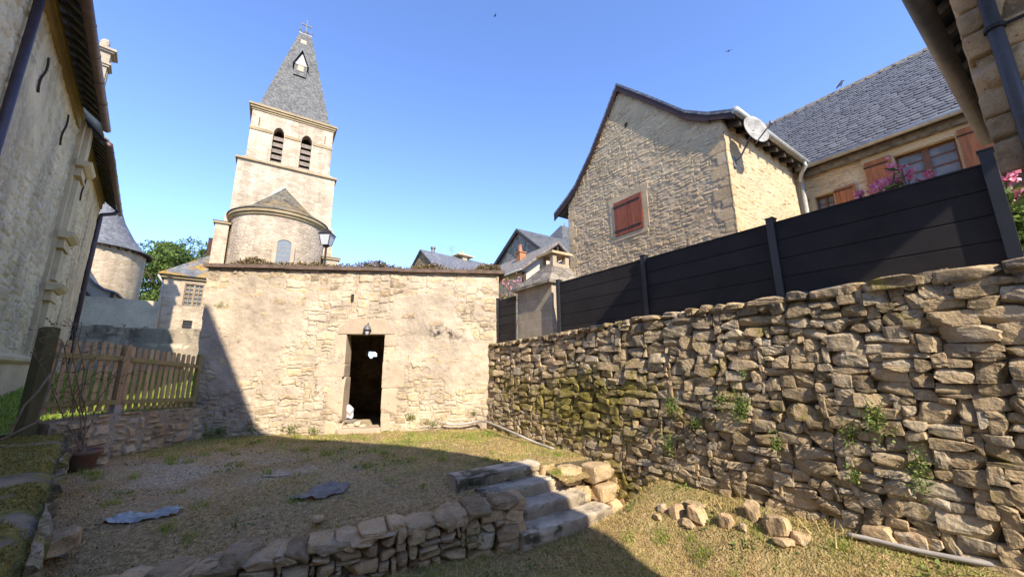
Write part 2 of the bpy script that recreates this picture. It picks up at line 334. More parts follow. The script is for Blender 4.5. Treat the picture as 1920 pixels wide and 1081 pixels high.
def earth_mat():
    t = Nt('terrace_earth'); a = t.noise(1.1, 6, 0.65); b = t.noise(22, 5, 0.7); g = t.attr('moss'); s = t.attr('stain')
    c = t.ramp(b, [(0.3, (0.16, 0.10, 0.045)), (0.5, (0.35, 0.235, 0.11)), (0.72, (0.58, 0.42, 0.22))])
    c = t.mix(t.math('MULTIPLY', g, t.rng(t.noise(6, 5), 0.3, 0.6)), c, t.ramp(b, [(0.3, (0.11, 0.105, 0.03)), (0.7, (0.32, 0.29, 0.10))]))
    v = t.n('TexVoronoi', {'Vector': t.obj(), 'Scale': 55.0}, feature='F1')
    gr = t.ramp(t.n('SeparateColor', {0: v.outputs['Color']}).outputs[0], [(0.0, (0.22, 0.165, 0.11)), (0.6, (0.46, 0.38, 0.27)), (1.0, (0.62, 0.52, 0.38))])
    c = t.mix(t.math('MULTIPLY', s, t.rng(a, 0.35, 0.55)), c, gr)
    return t.done(c, 0.95, t.bump(t.math('ADD', b, t.math('MULTIPLY', v.outputs['Distance'], 0.5)), 0.9, 0.03), 0.1)
M['earth'] = earth_mat()
M['lawn'] = plain_mat('lawn_soil', (0.19, 0.25, 0.045), 0.95, 0.4, 8, 0.6, 0.1, second=(0.16, 0.17, 0.05))
M['street'] = plain_mat('pale_ground', (0.3, 0.25, 0.18), 0.95, 0.3, 2, 0.3, 0.1)

def block_mat():
    t = Nt('concrete_blocks'); ob = t.obj()
    u = t.n('VectorMath', {0: ob, 1: (0.559, -0.829, 0)}, operation='DOT_PRODUCT').outputs['Value']
    z = t.n('SeparateXYZ', {0: ob}).outputs[2]
    vec = t.n('CombineXYZ', {0: u, 1: z, 2: 0.0}).outputs[0]
    br = t.n('TexBrick', {'Vector': vec, 'Color1': (0.42, 0.35, 0.25), 'Color2': (0.36, 0.30, 0.215), 'Mortar': (0.46, 0.40, 0.30), 'Scale': 1.0, 'Mortar Size': 0.008, 'Brick Width': 0.40, 'Row Height': 0.19})
    col = t.mul(br.outputs['Color'], t.rng(t.noise(4, 6), 0.3, 0.7, 0.75, 1.15, 'LINEAR'))
    return t.done(col, 0.9, t.bump(t.math('ADD', br.outputs['Fac'], t.noise(25)), 0.35, 0.01), 0.15)
M['block'] = block_mat()

# ------------------------------------------------------------------ stonework
def pack(L, H, cu, cv, choose, rnd):
    nu, nv = max(1, int(L / cu)), max(1, int(H / cv)); idg = -np.ones((nv, nu), int); R = []
    for j in range(nv):
        i = 0
        while i < nu:
            if idg[j, i] >= 0: i += 1; continue
            w, h = choose(i * cu, j * cv, rnd); w = max(1, w); h = max(1, h)
            ww = 0
            while ww < w and i + ww < nu and idg[j, i + ww] < 0: ww += 1
            h = min(h, nv - j)
            if i + ww < nu and nu - (i + ww) == 1: ww += 1 if idg[j, i + ww] < 0 else 0
            while h > 1 and (idg[j:j + h, i:i + ww] >= 0).any(): h -= 1
            idg[j:j + h, i:i + ww] = len(R); R.append((i * cu, (i + ww) * cu, j * cv, (j + h) * cv)); i += ww
    return np.array(R), idg

def cube_grid(n):
    key = {}; V = []; F = []
    def vid(p):
        k = tuple(int(round(x)) for x in p)
        if k not in key: key[k] = len(V); V.append(k)
        return key[k]
    for ax in range(3):
        for sgn in (-1, 1):
            b, c = [(1, 2), (2, 0), (0, 1)][ax]
            for i in range(n):
                for j in range(n):
                    q = []
                    for (di, dj) in ((0, 0), (1, 0), (1, 1), (0, 1)):
                        p = [0, 0, 0]; p[ax] = n if sgn > 0 else 0; p[b] = i + di; p[c] = j + dj; q.append(vid(p))
                    F.append(q if sgn > 0 else q[::-1])
    return np.array(V) / n * 2 - 1, np.array(F)
CG = {n: cube_grid(n) for n in (2, 3, 4, 5, 6, 7, 8, 10)}

def rocks(cent, half, axes, seed, n=4, k=5.0, chips=5, rough=0.05, lo=0.78, rot=0.06):
    """irregular stones; axes: (3,3) rows = stone x, y, z in the world, or (S,3,3)."""
    rs = np.random.RandomState(seed); B, F = CG[n]; S = len(cent); cent = np.asarray(cent, float); half = np.asarray(half, float)
    nk = (np.abs(B) ** k).sum(1) ** (1 / k); p = np.repeat((B / nk[:, None])[None], S, 0)
    for _ in range(chips):
        nn = rs.randn(S, 3); nn /= np.linalg.norm(nn, axis=1)[:, None]; dd = rs.uniform(lo, 1.15, S)
        ex = np.maximum(np.einsum('svi,si->sv', p, nn) - dd[:, None], 0); p = p - ex[..., None] * nn[:, None, :]
    for fr_ in (2.0, 4.0, 7.5):
        w = rs.randn(S, 3, 3) * fr_; ph = rs.uniform(0, 6.28, (S, 3))
        q = np.sin(np.einsum('svi,sji->svj', p, w) + ph[:, None, :]); p = p + q * rough * (2.0 / fr_) ** 0.7
    a = rs.uniform(-rot, rot, S); x = p[..., 0] * np.cos(a)[:, None] - p[..., 2] * np.sin(a)[:, None] * (half[:, 2] / half[:, 0])[:, None] * 0.6
    z = p[..., 2] * np.cos(a)[:, None] + p[..., 0] * np.sin(a)[:, None]; p = np.stack([x, p[..., 1], z], -1)
    p = p * half[:, None, :]
    axes = np.asarray(axes, float)
    W = np.einsum('svi,ij->svj', p, axes) if axes.ndim == 2 else np.einsum('svi,sij->svj', p, axes)
    V = (W + cent[:, None, :]).reshape(-1, 3); nv = len(B)
    FF = (F[None] + (np.arange(S) * nv)[:, None, None]).reshape(-1, 4)
    return V, FF, np.repeat(rs.rand(S), nv)

def hfwall(fr, u0, u1, z0, z1, d, res, choose, cu, cv, seed, relief=0.03, joint=0.012, rad=0.03, warp=0.03, mask=None, plaster=None, moss=None, stain=None, rough=0.008, darkj=0.0, wig=0.0, fill=0.0):
    """a rubble face with real relief standing proud (towards -d) of the plane d."""
    rnd = random.Random(seed); rs = np.random.RandomState(seed)
    L, H = u1 - u0, z1 - z0; R, idg = pack(L + 0.6, H + 0.6, cu, cv, choose, rnd)
    nu, nv = int(L / res) + 1, int(H / res) + 1
    u = np.linspace(0, L, nu); v = np.linspace(0, H, nv); Ug, Vg = np.meshgrid(u, v)
    uw = Ug + 0.3 + warp * 2 * (fbm(Ug * 2.2, Vg * 2.2, seed + 1, 3) - 0.5) + 0.012 * (vnoise(Ug * 14, Vg * 14, seed + 2) - 0.5) + wig * 2 * (fbm(Ug * 5, Vg * 6, seed + 21, 3) - 0.5)
    vw = Vg + 0.3 + warp * 2 * (fbm(Ug * 1.6 + 9, Vg * 2.2, seed + 3, 3) - 0.5) + 0.012 * (vnoise(Ug * 14 + 5, Vg * 14, seed + 4) - 0.5) + wig * 1.6 * (fbm(Ug * 5 + 7, Vg * 6, seed + 25, 3) - 0.5)
    ii = np.clip((uw / cu).astype(int), 0, idg.shape[1] - 1); jj = np.clip((vw / cv).astype(int), 0, idg.shape[0] - 1); sid = idg[jj, ii]
    r = R[sid]; du = np.minimum(uw - r[..., 0], r[..., 1] - uw); dv = np.minimum(vw - r[..., 2], r[..., 3] - vw)
    ra = np.minimum(rad, 0.45 * np.minimum(r[..., 1] - r[..., 0], r[..., 3] - r[..., 2]))
    qx = np.maximum(ra - du, 0); qy = np.maximum(ra - dv, 0)
    dist = np.where((qx > 0) & (qy > 0), ra - np.hypot(qx, qy), np.minimum(du, dv))
    S = len(R); dep = rs.uniform(0.45, 1.0, S); tu = rs.uniform(-0.5, 0.5, S); tv = rs.uniform(-0.5, 0.5, S); tint = rs.rand(S)
    cu_ = (uw - (r[..., 0] + r[..., 1]) / 2) / (r[..., 1] - r[..., 0]); cv_ = (vw - (r[..., 2] + r[..., 3]) / 2) / (r[..., 3] - r[..., 2])
    prof_ = sm(joint, joint + rad, dist)
    h = relief * prof_ * np.clip(dep[sid] + tu[sid] * cu_ + tv[sid] * cv_, 0.15, 1.3)
    jt = 1 - sm(joint * 0.6, joint * 1.6, dist)
    if fill: jt = np.where(h < relief * fill, 1.0, jt); h = np.maximum(h, relief * fill * (0.7 + 0.6 * fbm(Ug * 4, Vg * 4, seed + 31, 3)))
    if plaster is not None:
        pl = plaster(Ug + u0, Vg + z0); lvl = relief * 0.88 * pl; h2 = np.maximum(h, lvl); jt = np.where(lvl >= h, np.maximum(jt, sm(0.2, 0.6, pl)), jt); h = h2
    h = h + rough * (fbm(Ug * 9, Vg * 9, seed + 6, 4) - 0.5) * 2
    W = fr.p(Ug + u0, d - h, Vg + z0).reshape(-1, 3)
    idx = np.arange(nu * nv).reshape(nv, nu)
    F = np.stack([idx[:-1, :-1], idx[:-1, 1:], idx[1:, 1:], idx[1:, :-1]], -1)
    if mask is not None:
        k = mask((Ug[:-1, :-1] + Ug[1:, 1:]) / 2 + u0, (Vg[:-1, :-1] + Vg[1:, 1:]) / 2 + z0); F = F[k]
    F = F.reshape(-1, 4); used = np.unique(F); remap = -np.ones(nu * nv, int); remap[used] = np.arange(len(used))
    ms = moss(Ug + u0, Vg + z0) if moss else np.zeros_like(Ug); st = stain(Ug + u0, Vg + z0) if stain else np.zeros_like(Ug)
    if darkj: st = np.maximum(st, darkj * (1 - sm(joint * 0.2, joint * 1.1, dist)) * sm(0.42, 0.6, fbm(Ug * 2.5, Vg * 2.5, seed + 8, 3)) * (1 if plaster is None else 1 - 0.6 * pl))
    mb = Mb(); mb.add(W[used], remap[F], tint=tint[sid].ravel()[used], joint=np.clip(jt, 0, 1).ravel()[used], moss=ms.ravel()[used], stain=st.ravel()[used]); return mb

def chooser(ws, hs):
    return lambda u, v, r: (r.choice(ws), r.choice(hs))

def leaves(mb, cent, size, rs, aspect=0.5, up=0.3, spread=1.0):
    cent = np.asarray(cent, float); n = len(cent); s = size * rs.uniform(0.6, 1.3, n)
    a = rs.randn(n, 3) * spread; a[:, 2] += up; a /= np.linalg.norm(a, axis=1)[:, None]
    b = np.cross(a, rs.randn(n, 3)); b /= np.linalg.norm(b, axis=1)[:, None] + 1e-9
    A = a * s[:, None]; Bv = b * (s * aspect * 0.5)[:, None]
    V = np.stack([cent, cent + A * 0.5 + Bv, cent + A, cent + A * 0.5 - Bv], 1).reshape(-1, 3)
    mb.add(V, np.arange(n * 4).reshape(-1, 4), tint=np.repeat(rs.rand(n), 4)); return mb

def blades(mb, P, h, w, rs, lean=0.5):
    n = len(P); hh = h * rs.uniform(0.4, 1.3, n); th = rs.uniform(0, 6.283, n); ld = rs.uniform(0, 6.283, n); ln = rs.uniform(0, lean, n) * hh
    d = np.stack([np.cos(th), np.sin(th), np.zeros(n)], 1) * (w * rs.uniform(0.6, 1.4, n))[:, None]
    tip = P + np.stack([np.cos(ld) * ln, np.sin(ld) * ln, hh], 1)
    V = np.stack([P - d, P + d, tip], 1).reshape(-1, 3); mb.add(V, np.arange(n * 3).reshape(-1, 3), tint=np.repeat(rs.rand(n), 3)); return mb

# ------------------------------------------------------------------ frames of the place
G = Fr(146)            # retaining wall (d 4.25), dark fence (d 4.45), gable house (d 8.9), its main block (d 13.4)
B = Fr(82)             # outbuilding front (d 8.4)
K = Fr(57)             # church (d 28)
LB = Fr(-44)           # mansion on the left: u away from the lens, plane d 2.2
FN = Fr(4.3)           # picket fence (d 6.62)
Q = Fr(50)             # garden walls and corner house
RWD = 4.25
def rel(z): return z + EYE
TZ = rel(-1.33); LZ = rel(-1.88)
rw_top = lambda u: np.interp(u, [-7.3, -4.85, -3.2, -1.85, -0.97, 0.0, 3.0], [rel(0.47), rel(0.55), rel(0.64), rel(0.67), rel(0.69), rel(0.70), rel(0.70)])

# low wall line in front of the terrace, ledge line, stair lines
LW0 = np.array([0.05, 4.43]); LWd = np.array([math.sin(math.radians(246)), math.cos(math.radians(246))])
E0 = np.array([-6.15, 5.45]); E1 = np.array([-1.35, 1.12])
ST = Fr(56)            # stairs: u along the step edges, +d uphill
Tu, Td = ST.inv(0.366, 5.483)

def terr_z(x, y):
    lw = -( (x - LW0[0]) * LWd[1] - (y - LW0[1]) * LWd[0])       # distance behind the low wall
    z = TZ + 0.012 * (y - 6.5) - (0.13 + 0.045 * np.clip(0.3 - x, 0, 3)) * (1 - sm(0.0, 1.4, np.abs(lw)))
    return z + 0.05 * (fbm(x * 1.3, y * 1.3, 5, 4) - 0.5) + 0.02 * (fbm(x * 7, y * 7, 9, 3) - 0.5)
def lawn_z(x, y):
    u, d = G.inv(x, y); dist = RWD - d
    z = LZ + 0.52 * (1 - sm(0.0, 1.0, dist + 0.12 * (vnoise(u * 2, d * 2, 31) - 0.5))) * sm(-3.7, -3.0, u)
    return z + 0.06 * (fbm(x * 1.5, y * 1.5, 15, 4) - 0.5) + 0.02 * (fbm(x * 8, y * 8, 19, 3) - 0.5)
def inside_terrace(x, y):
    u, d = ST.inv(x, y); gu, gd = G.inv(x, y)
    lowside = (x - LW0[0]) * LWd[1] - (y - LW0[1]) * LWd[0]          # metres behind the low wall
    right = u > Tu + 0.02; left_part = u < Tu - 1.05; a = d > Td - 0.02
    ok_left = lowside > 0.12; pier = right & (d > Td - 0.50)
    ledge = (x - E0[0]) * (E1[1] - E0[1]) - (y - E0[1]) * (E1[0] - E0[0])
    return (((~right) & (u >= Tu - 1.05) & a) | (left_part & ok_left) | (right & (a | pier))) & (gd < RWD + 0.1) & (ledge < 0.05) & (x > -6.3)

def sheet(name, x0, x1, y0, y1, res, zf, mask, mat, moss=None, stain=None):
    nx, ny = int((x1 - x0) / res) + 1, int((y1 - y0) / res) + 1
    X, Y = np.meshgrid(np.linspace(x0, x1, nx), np.linspace(y0, y1, ny)); Z = zf(X, Y)
    idx = np.arange(nx * ny).reshape(ny, nx); F = np.stack([idx[:-1, :-1], idx[:-1, 1:], idx[1:, 1:], idx[1:, :-1]], -1)
    if mask is not None: F = F[mask((X[:-1, :-1] + X[1:, 1:]) / 2, (Y[:-1, :-1] + Y[1:, 1:]) / 2)]
    F = F.reshape(-1, 4); used = np.unique(F); rm = -np.ones(nx * ny, int); rm[used] = np.arange(len(used))
    mb = Mb(); a = {}
    if moss is not None: a['moss'] = moss(X, Y).ravel()[used]
    if stain is not None: a['stain'] = stain(X, Y).ravel()[used]
    mb.add(np.stack([X, Y, Z], -1).reshape(-1, 3)[used], rm[F], **a); return build(name, mb, mat, smooth=True)

# ================================================================== GROUND
green_t = lambda x, y: np.clip(0.25 + 0.55 * sm(5.6, 7.4, y) + 0.7 * (fbm(x * 0.9, y * 0.9, 41, 4) - 0.5) - 0.3 * sm(-2, -4.5, x), 0, 1)
grav_t = lambda x, y: np.clip(0.95 * np.exp(-(((x + 3.9) / 1.7) ** 2 + ((y - 5.4) / 1.0) ** 2)) + 0.35 * (fbm(x * 1.2, y * 1.2, 43, 4) - 0.4), 0, 1)
o = sheet('terrace_ground', -6.5, 2.2, 1.2, 8.7, 0.035, terr_z, inside_terrace, M['earth'], green_t, grav_t); o['kind'] = 'structure'
o['label'] = 'dry trampled earth terrace in front of the stone outbuilding'
def lawn_mask(x, y):
    gu, gd = G.inv(x, y); return (gd < RWD + 0.15) & ~inside_terrace(x, y) & ((x - LW0[0]) * LWd[1] - (y - LW0[1]) * LWd[0] < 1.3)
green_l = lambda x, y: np.clip(0.35 + 0.8 * (fbm(x * 1.1, y * 1.1, 45, 4) - 0.5) + 0.5 * sm(3.3, 4.2, G.inv(x, y)[1]), 0, 1)
o = sheet('lower_lawn', -3.2, 4.8, -1.6, 6.2, 0.035, lawn_z, lawn_mask, M['earth'], green_l); o['kind'] = 'structure'
o['label'] = 'dry mown lower lawn at the foot of the dry stone wall'
# garden behind the picket fence, rising towards the grey wall
def gard_z(x, y): return rel(-0.83) + 0.72 * sm(-0.5, 14, np.hypot(x + 6.4, y - 6.0)) + 0.08 * (fbm(x * 0.6, y * 0.6, 51, 3) - 0.5)
o = sheet('garden_lawn', -34, -5.2, 4.6, 32, 0.25, gard_z, lambda x, y: (FN.inv(x, y)[1] > 6.93) & ~((B.inv(x, y)[0] > -5.0) & (B.inv(x, y)[1] > 8.5) & (B.inv(x, y)[1] < 14)), M['lawn']); o['kind'] = 'structure'
mb = Mb(); mb.add([(-400, -400, -0.65), (400, -400, -0.65), (400, 500, -0.65), (-400, 500, -0.65)], [[0, 1, 2, 3]])
o = build('ground', mb, M['street']); o['kind'] = 'structure'
mb = Mb(); mb.slab(G, [(-9.5, 4.75), (6, 4.75), (6, 40), (-9.5, 40)], -0.6, rel(0.35)); o = build('upper_street', mb, M['street']); o['kind'] = 'structure'
mb = Mb(); mb.slab(B, [(-5.0, 13.2), (9, 13.2), (9, 60), (-5.0, 60)], -0.6, rel(-0.9)); o = build('village_street', mb, M['street']); o['kind'] = 'structure'

# ================================================================== OUTBUILDING
bd = 8.4
bx = lambda x, y: onfr(B, x, y, bd)
BL, BR = bx(391, 540)[0], bx(935, 560)[0]; BT = rel(2.08)
door = [bx(648, 627), bx(722, 627), bx(713, 806), bx(636, 806)]
dl = prof([(door[3][1], door[3][0]), (door[0][1], door[0][0])]); dr = prof([(door[2][1], door[2][0]), (door[1][1], door[1][0])]); dtop = door[0][1]; dbot = door[2][1]
barn = thing('stone_outbuilding', 'low sunlit rubble stone outbuilding with an open black doorway below the church', 'outbuilding', B.p((BL + BR) / 2, bd, TZ - 0.1))
def bleft(z): return BL + 0.05 * (vnoise(z * 5, 0, 3) - 0.5) - 0.06 * sm(rel(1.2), rel(1.35), z) + 0.0 * z
def bmask(u, z):
    dd = (z < dtop) & (u > dl(z)) & (u < dr(z)); return ~dd & (u > bleft(z))
def bplast(u, z):
    n = fbm(u * 1.1 + 3, z * 1.1, 61, 4) + 0.25 * (fbm(u * 6, z * 6, 62, 3) - 0.5)
    a = 0.9 * np.exp(-(((u + 4.1) / 0.75) ** 2 + ((z - rel(0.9)) / 1.1) ** 2)) + 0.8 * np.exp(-(((u + 0.4) / 0.9) ** 2 + ((z - rel(0.75)) / 0.75) ** 2)) - 0.5 * np.exp(-(((u + 2.2) / 0.8) ** 2 + ((z - rel(1.35)) / 0.5) ** 2)) - 0.9 * sm(rel(1.4), rel(1.7), z) - 0.8 * sm(rel(-0.45), rel(-0.75), z) - 0.5 * np.exp(-(((u + 3.0) / 0.35) ** 2 + ((z - rel(0.3)) / 0.9) ** 2))
    return sm(0.495, 0.57, n + 0.40 * a + 0.03)
def bmoss(u, z):
    m = 0.62 * sm(rel(-0.75), rel(-1.3), z) * sm(0.38, 0.62, fbm(u * 1.3, z * 1.3, 66, 3)) + 0.25 * np.exp(-(((u + 4.9) / 0.3) ** 2 + ((z - rel(1.25)) / 0.12) ** 2)) * 2
    return m
def bstain(u, z):
    g = lambda a, b, s, t: np.exp(-(((u - a) / s) ** 2 + ((z - rel(b)) / t) ** 2))
    return np.clip((0.75 * g(-0.35, 0.72, 0.42, 0.2) + 0.5 * g(0.25, 0.9, 0.3, 0.4) + 0.35 * g(-0.85, 0.45, 0.25, 0.2) + 0.3 * g(0.45, 1.2, 0.25, 0.3)) * sm(0.4, 0.65, fbm(u * 5, z * 5, 68, 4)) * 1.5 + 0.12 * sm(rel(-0.6), rel(-1.2), z), 0, 1)
def bchoose(u, v, r):
    if v > 3.1: return r.choice((5, 6, 8, 4)), r.choice((4, 5, 6))
    return r.choice((2, 3, 4, 5, 6, 8)), r.choice((2, 2, 3, 3, 4, 5))
fz = TZ - 0.25
mb = hfwall(B, BL - 0.06, BR, fz, BT - 0.02, bd, 0.0155, bchoose, 0.055, 0.033, 7, relief=0.034, joint=0.006, rad=0.018, warp=0.06, darkj=0.85, wig=0.05, fill=0.42, mask=bmask, plaster=bplast, moss=bmoss, stain=bstain, rough=0.012)
build('front_wall', mb, M['barn'], barn)
mb = Mb()
dk = 0.03
mb.slab(B, [(BL + 0.04, bd + 0.012), (dl(dbot) - 0.04, bd + 0.012), (dl(dbot) - 0.04, bd + 0.5), (BL + 0.04, bd + 0.5)], fz, BT - 0.03)
mb.slab(B, [(dr(dtop) + 0.03, bd + 0.012), (BR - 0.004, bd + 0.012), (BR - 0.004, bd + 0.5), (dr(dtop) + 0.03, bd + 0.5)], fz, BT - 0.03)
mb.box(B, dl(dbot) - 0.038, dr(dtop) + 0.028, bd + 0.012, bd + 0.5, dtop + 0.03, BT - 0.03)
mb.box(B, BL + 0.045, BL + 0.5, bd + 0.5, bd + 4.6, fz, BT - 0.08); mb.box(B, BR - 0.5, BR - 0.01, bd + 0.5, bd + 4.6, fz, BT - 0.08)
# back wall with two small openings that let the light through
bw = bd + 4.6
h1 = [onfr(B, 686, 658, bw), onfr(B, 706, 671, bw)]; h2 = [onfr(B, 718, 658, bw), onfr(B, 729, 669, bw)]
ha, hb, hc, hd_ = h1[0][0], h1[1][0], h2[0][0], h2[1][0]; hz0, hz1 = h1[1][1], h1[0][1]
mb.box(B, BL + 0.05, ha, bw, bw + 0.45, fz, BT - 0.08); mb.box(B, hb, hc, bw, bw + 0.45, fz, BT - 0.08); mb.box(B, hd_, BR - 0.02, bw, bw + 0.45, fz, BT - 0.08)
mb.box(B, ha, hb, bw + 0.002, bw + 0.448, fz, hz0); mb.box(B, ha, hb, bw + 0.002, bw + 0.448, hz1, BT - 0.085); mb.box(B, hc, hd_, bw + 0.002, bw + 0.448, fz, hz0); mb.box(B, hc, hd_, bw + 0.002, bw + 0.448, hz1, BT - 0.085)
mb.box(B, BL + 0.1, BR - 0.1, bd + 0.1, bw + 0.2, fz - 0.1, TZ - 0.04)
V, F, tt = rocks(B.p([ha + 0.02, hb - 0.06, (ha + hb) / 2, hb], [bw + 0.1] * 4, [hz0, hz0, hz1 + 0.03, hz1]), [[0.09, 0.12, 0.07], [0.10, 0.12, 0.06], [0.2, 0.1, 0.05], [0.06, 0.1, 0.07]], np.array([B.U, B.D, [0, 0, 1]]), 71, n=4); mb.add(V, F)
build('rear_walls', mb, M['barnraw'], barn)
# dressed stones round the door: jambs, lintel, threshold
def block(mbk, u0, u1, z0, z1, seed, d0=bd - 0.034, d1=bd + 0.42, n=10, **kw):
    V, F, t = rocks(B.p([(u0 + u1) / 2], [(d0 + d1) / 2], [(z0 + z1) / 2]), [[(u1 - u0) / 2 * 1.02, (d1 - d0) / 2, (z1 - z0) / 2 * 1.02]], np.array([B.U, B.D, [0, 0, 1]]), seed, n=n, k=34, chips=2, rough=0.008, lo=1.0, rot=0.012); mbk.add(V, F, tint=t, **kw)
mb = Mb()
pb = lambda x0, y0, x1, y1: (bx(x0, (y0 + y1) / 2)[0], bx(x1, (y0 + y1) / 2)[0], bx((x0 + x1) / 2, y1)[1], bx((x0 + x1) / 2, y0)[1])
for i, q in enumerate([(628, 627, 649, 681), (586, 682, 646, 706), (613, 707, 644, 788), (609, 789, 639, 815)]): block(mb, *pb(*q), 20 + i)
build('door_jamb', mb, M['dress'], barn); mb = Mb()
for i, q in enumerate([(722, 627, 744, 649), (719, 650, 739, 676), (717, 677, 758, 726), (715, 727, 745, 781), (712, 782, 732, 812)]): block(mb, *pb(*q), 30 + i)
build('door_jamb', mb, M['dress'], barn)
mb = Mb(); a0, a1, z0, z1 = pb(636, 599, 740, 626); mb.prism(B, [(a0, z0), (a1, z0), (a1, z0 + 0.10), (a1 - 0.25, z1), (a0 + 0.22, z1 + 0.02), (a0 + 0.02, z0 + 0.12)], bd - 0.045, bd + 0.4); build('door_lintel', mb, M['dress'], barn)
mb = Mb(); a0, a1, z0, z1 = pb(632, 804, 714, 815); block(mb, a0, a1, z0, z1 + 0.02, 44, bd - 0.12, bd + 0.45); build('threshold', mb, M['dress'], barn, True)
mb = Mb(); mb.box(B, bx(660, 550)[0], bx(665, 550)[0], bd - 0.055, bd - 0.02, bx(662, 564)[1], bx(662, 552)[1]); build('wall_slot', mb, M['soffit'], barn)
# roof slab edge and roof falling away behind it
mb = Mb()
for i in range(8):
    a, b = BL - 0.10 + (BR + 0.14 - BL + 0.1) * i / 8, BL - 0.10 + (BR + 0.14 - BL + 0.1) * (i + 1) / 8 - 0.004
    z = BT + 0.006 * math.sin(i * 2.1); mb.side(B, [(bd - 0.11, z - 0.02), (bd + 0.6, z - 0.02), (bd + 0.6, z + 0.055), (bd - 0.11, z + 0.055)], a, b)
mb.side(B, [(bd + 0.6, BT - 0.03), (bw + 0.6, BT - 0.4), (bw + 0.6, BT - 0.3), (bd + 0.6, BT + 0.05)], BL - 0.08, BR + 0.1)
build('roof_edge', mb, M['barge'] if False else plain_mat('slab_edge', (0.16, 0.11, 0.08), 0.9, 0.4, 8, 0.4), barn)
rs = np.random.RandomState(5); mb = Mb()
uu = rs.uniform(BL + 0.35, BR + 0.05, 9000); hgt = np.clip(fbm(uu * 1.6, 0 * uu, 71, 4) * 2.0 - 0.55, 0.0, 1); keep = rs.rand(len(uu)) < hgt + 0.12; uu = uu[keep]; hgt = hgt[keep]
P = B.p(uu, bd - 0.09 + np.abs(rs.normal(0, 0.16, len(uu))), BT + 0.045 + rs.uniform(0, 0.13, len(uu)) * (0.35 + hgt)); leaves(mb, P, 0.055, rs, 0.45, 0.9)
o = build('roof_sedum', mb, M['sedum'], barn); o['kind'] = 'stuff'

# lamp over the door
lp = B.p(*[np.array(x) for x in (bx(691, 612)[0], bd - 0.10, bx(691, 616)[1])])
t = thing('wall_lamp', 'small grey wall lamp with a glass jar over the dark doorway', 'lamp', lp)
mb = Mb(); mb.lathe(lp + [0, 0, -0.02], [(0.012, 0.10), (0.03, 0.095), (0.055, 0.07), (0.085, 0.0), (0.088, -0.012), (0.07, -0.01)], 18); build('lamp_shade', mb, M['galv'], t, True)
mb = Mb(); mb.lathe(lp + [0, 0, -0.03], [(0.04, 0.0), (0.042, -0.06), (0.032, -0.10), (0.01, -0.115)], 16); build('glass_jar', mb, M['lampglass'], t, True)
mb = Mb(); mb.tube([lp + [0, 0, 0.075], lp + [0, 0.04, 0.11], lp + [0, 0.09, 0.09]], 0.012, 8); mb.tube([lp + [0, 0.07, 0.1], lp + [0.0, 0.075, 0.25]], 0.005, 6); build('bracket', mb, M['iron'], t, True)
# rubble and bag in the doorway
for i, (x, y, w, h) in enumerate([(657, 797, 0.16, 0.07), (670, 793, 0.12, 0.07), (648, 800, 0.10, 0.06), (679, 798, 0.11, 0.05), (664, 803, 0.13, 0.04)]):
    u, z = onfr(B, x, y, bd + 0.2); V, F, tt = rocks(B.p([u], [bd + 0.2 + 0.05 * (i % 2)], [z - 0.01]), [[w * 0.6, 0.09, h * 0.75]], np.array([B.U, B.D, [0, 0, 1]]), 50 + i, n=5, k=6)
    mb = Mb(); mb.add(V, F, tint=tt); o = build('loose_stone', mb, M['dress']); tag(o, ['widest broken stone heaped on the doorway threshold', 'pale broken stone in the middle of the doorway heap', 'small broken stone at the left jamb of the doorway', 'small broken stone nearest the dark side of the doorway', 'flat broken stone lowest in the doorway heap'][i], 'stone', 'broken stones on the threshold')
u, z = onfr(B, 652, 784, bd + 0.3); V, F, tt = rocks(B.p([u], [bd + 0.32], [z - 0.06]), [[0.17, 0.10, 0.035]], np.array([B.U, B.D, [0, 0, 1]]), 58, n=5, k=8); mb = Mb(); mb.add(V, F); tag(build('stone_slab', mb, M['greysheet']), 'flat grey slab lying on the broken stones in the doorway', 'slab')
u, z = onfr(B, 651, 770, bd + 0.4); V, F, tt = rocks(B.p([u], [bd + 0.4], [z - 0.02]), [[0.13, 0.13, 0.17]], np.array([B.U, B.D, [0, 0, 1]]), 59, n=8, k=2.5, chips=14, rough=0.09, lo=0.55); mb = Mb(); mb.add(V, F); tag(build('plastic_bag', mb, M['bag']), 'crumpled white plastic bag just inside the doorway', 'bag')

# ================================================================== DRY STONE RETAINING WALL
U0, U1 = -7.32, 1.2
def rwchoose(u, v, r):
    uu = U0 + u; far = uu < -3.6; low = v < 1.15
    if far: h = r.choice((2, 2, 3)) if low else r.choice((2, 3, 3, 4)); return 2 * h + r.choice((-1, 0, 0, 1, 2, 4)), h
    if uu < -1.9: h = r.choice((2, 2, 3, 3, 4)) if not low else r.choice((2, 2, 3)); return int(1.5 * h) + r.choice((0, 0, 1, 2, 4)), h
    h = r.choice((1, 2, 2, 3, 3, 4)); return max(2, h + r.choice((0, 1, 2, 3, 5))), h
rnd = random.Random(3); zb = rel(-2.0); R, _ = pack(U1 - U0, 2.78, 0.042, 0.037, rwchoose, rnd)
rs = np.random.RandomState(8)
uc = U0 + (R[:, 0] + R[:, 1]) / 2; zc = zb + (R[:, 2] + R[:, 3]) / 2
keep = zc < rw_top(uc) - 0.045; R = R[keep]; uc = uc[keep]; zc = zc[keep]
hu = (R[:, 1] - R[:, 0]) / 2 + rs.uniform(0.0, 0.009, len(R)); hz = (R[:, 3] - R[:, 2]) / 2 + rs.uniform(0.0, 0.007, len(R))
top_over = np.maximum(zc + hz - rw_top(uc) + 0.01, 0); zc = zc - top_over / 2; hz = np.maximum(hz - top_over / 2, 0.02)
dpr = np.clip(np.minimum(hu, hz) * 1.3, 0.05, 0.10)
proud = rs.uniform(-0.006, 0.02, len(R))
batter = -0.05 * (zc - rel(0.6)) * -1 * 0.0
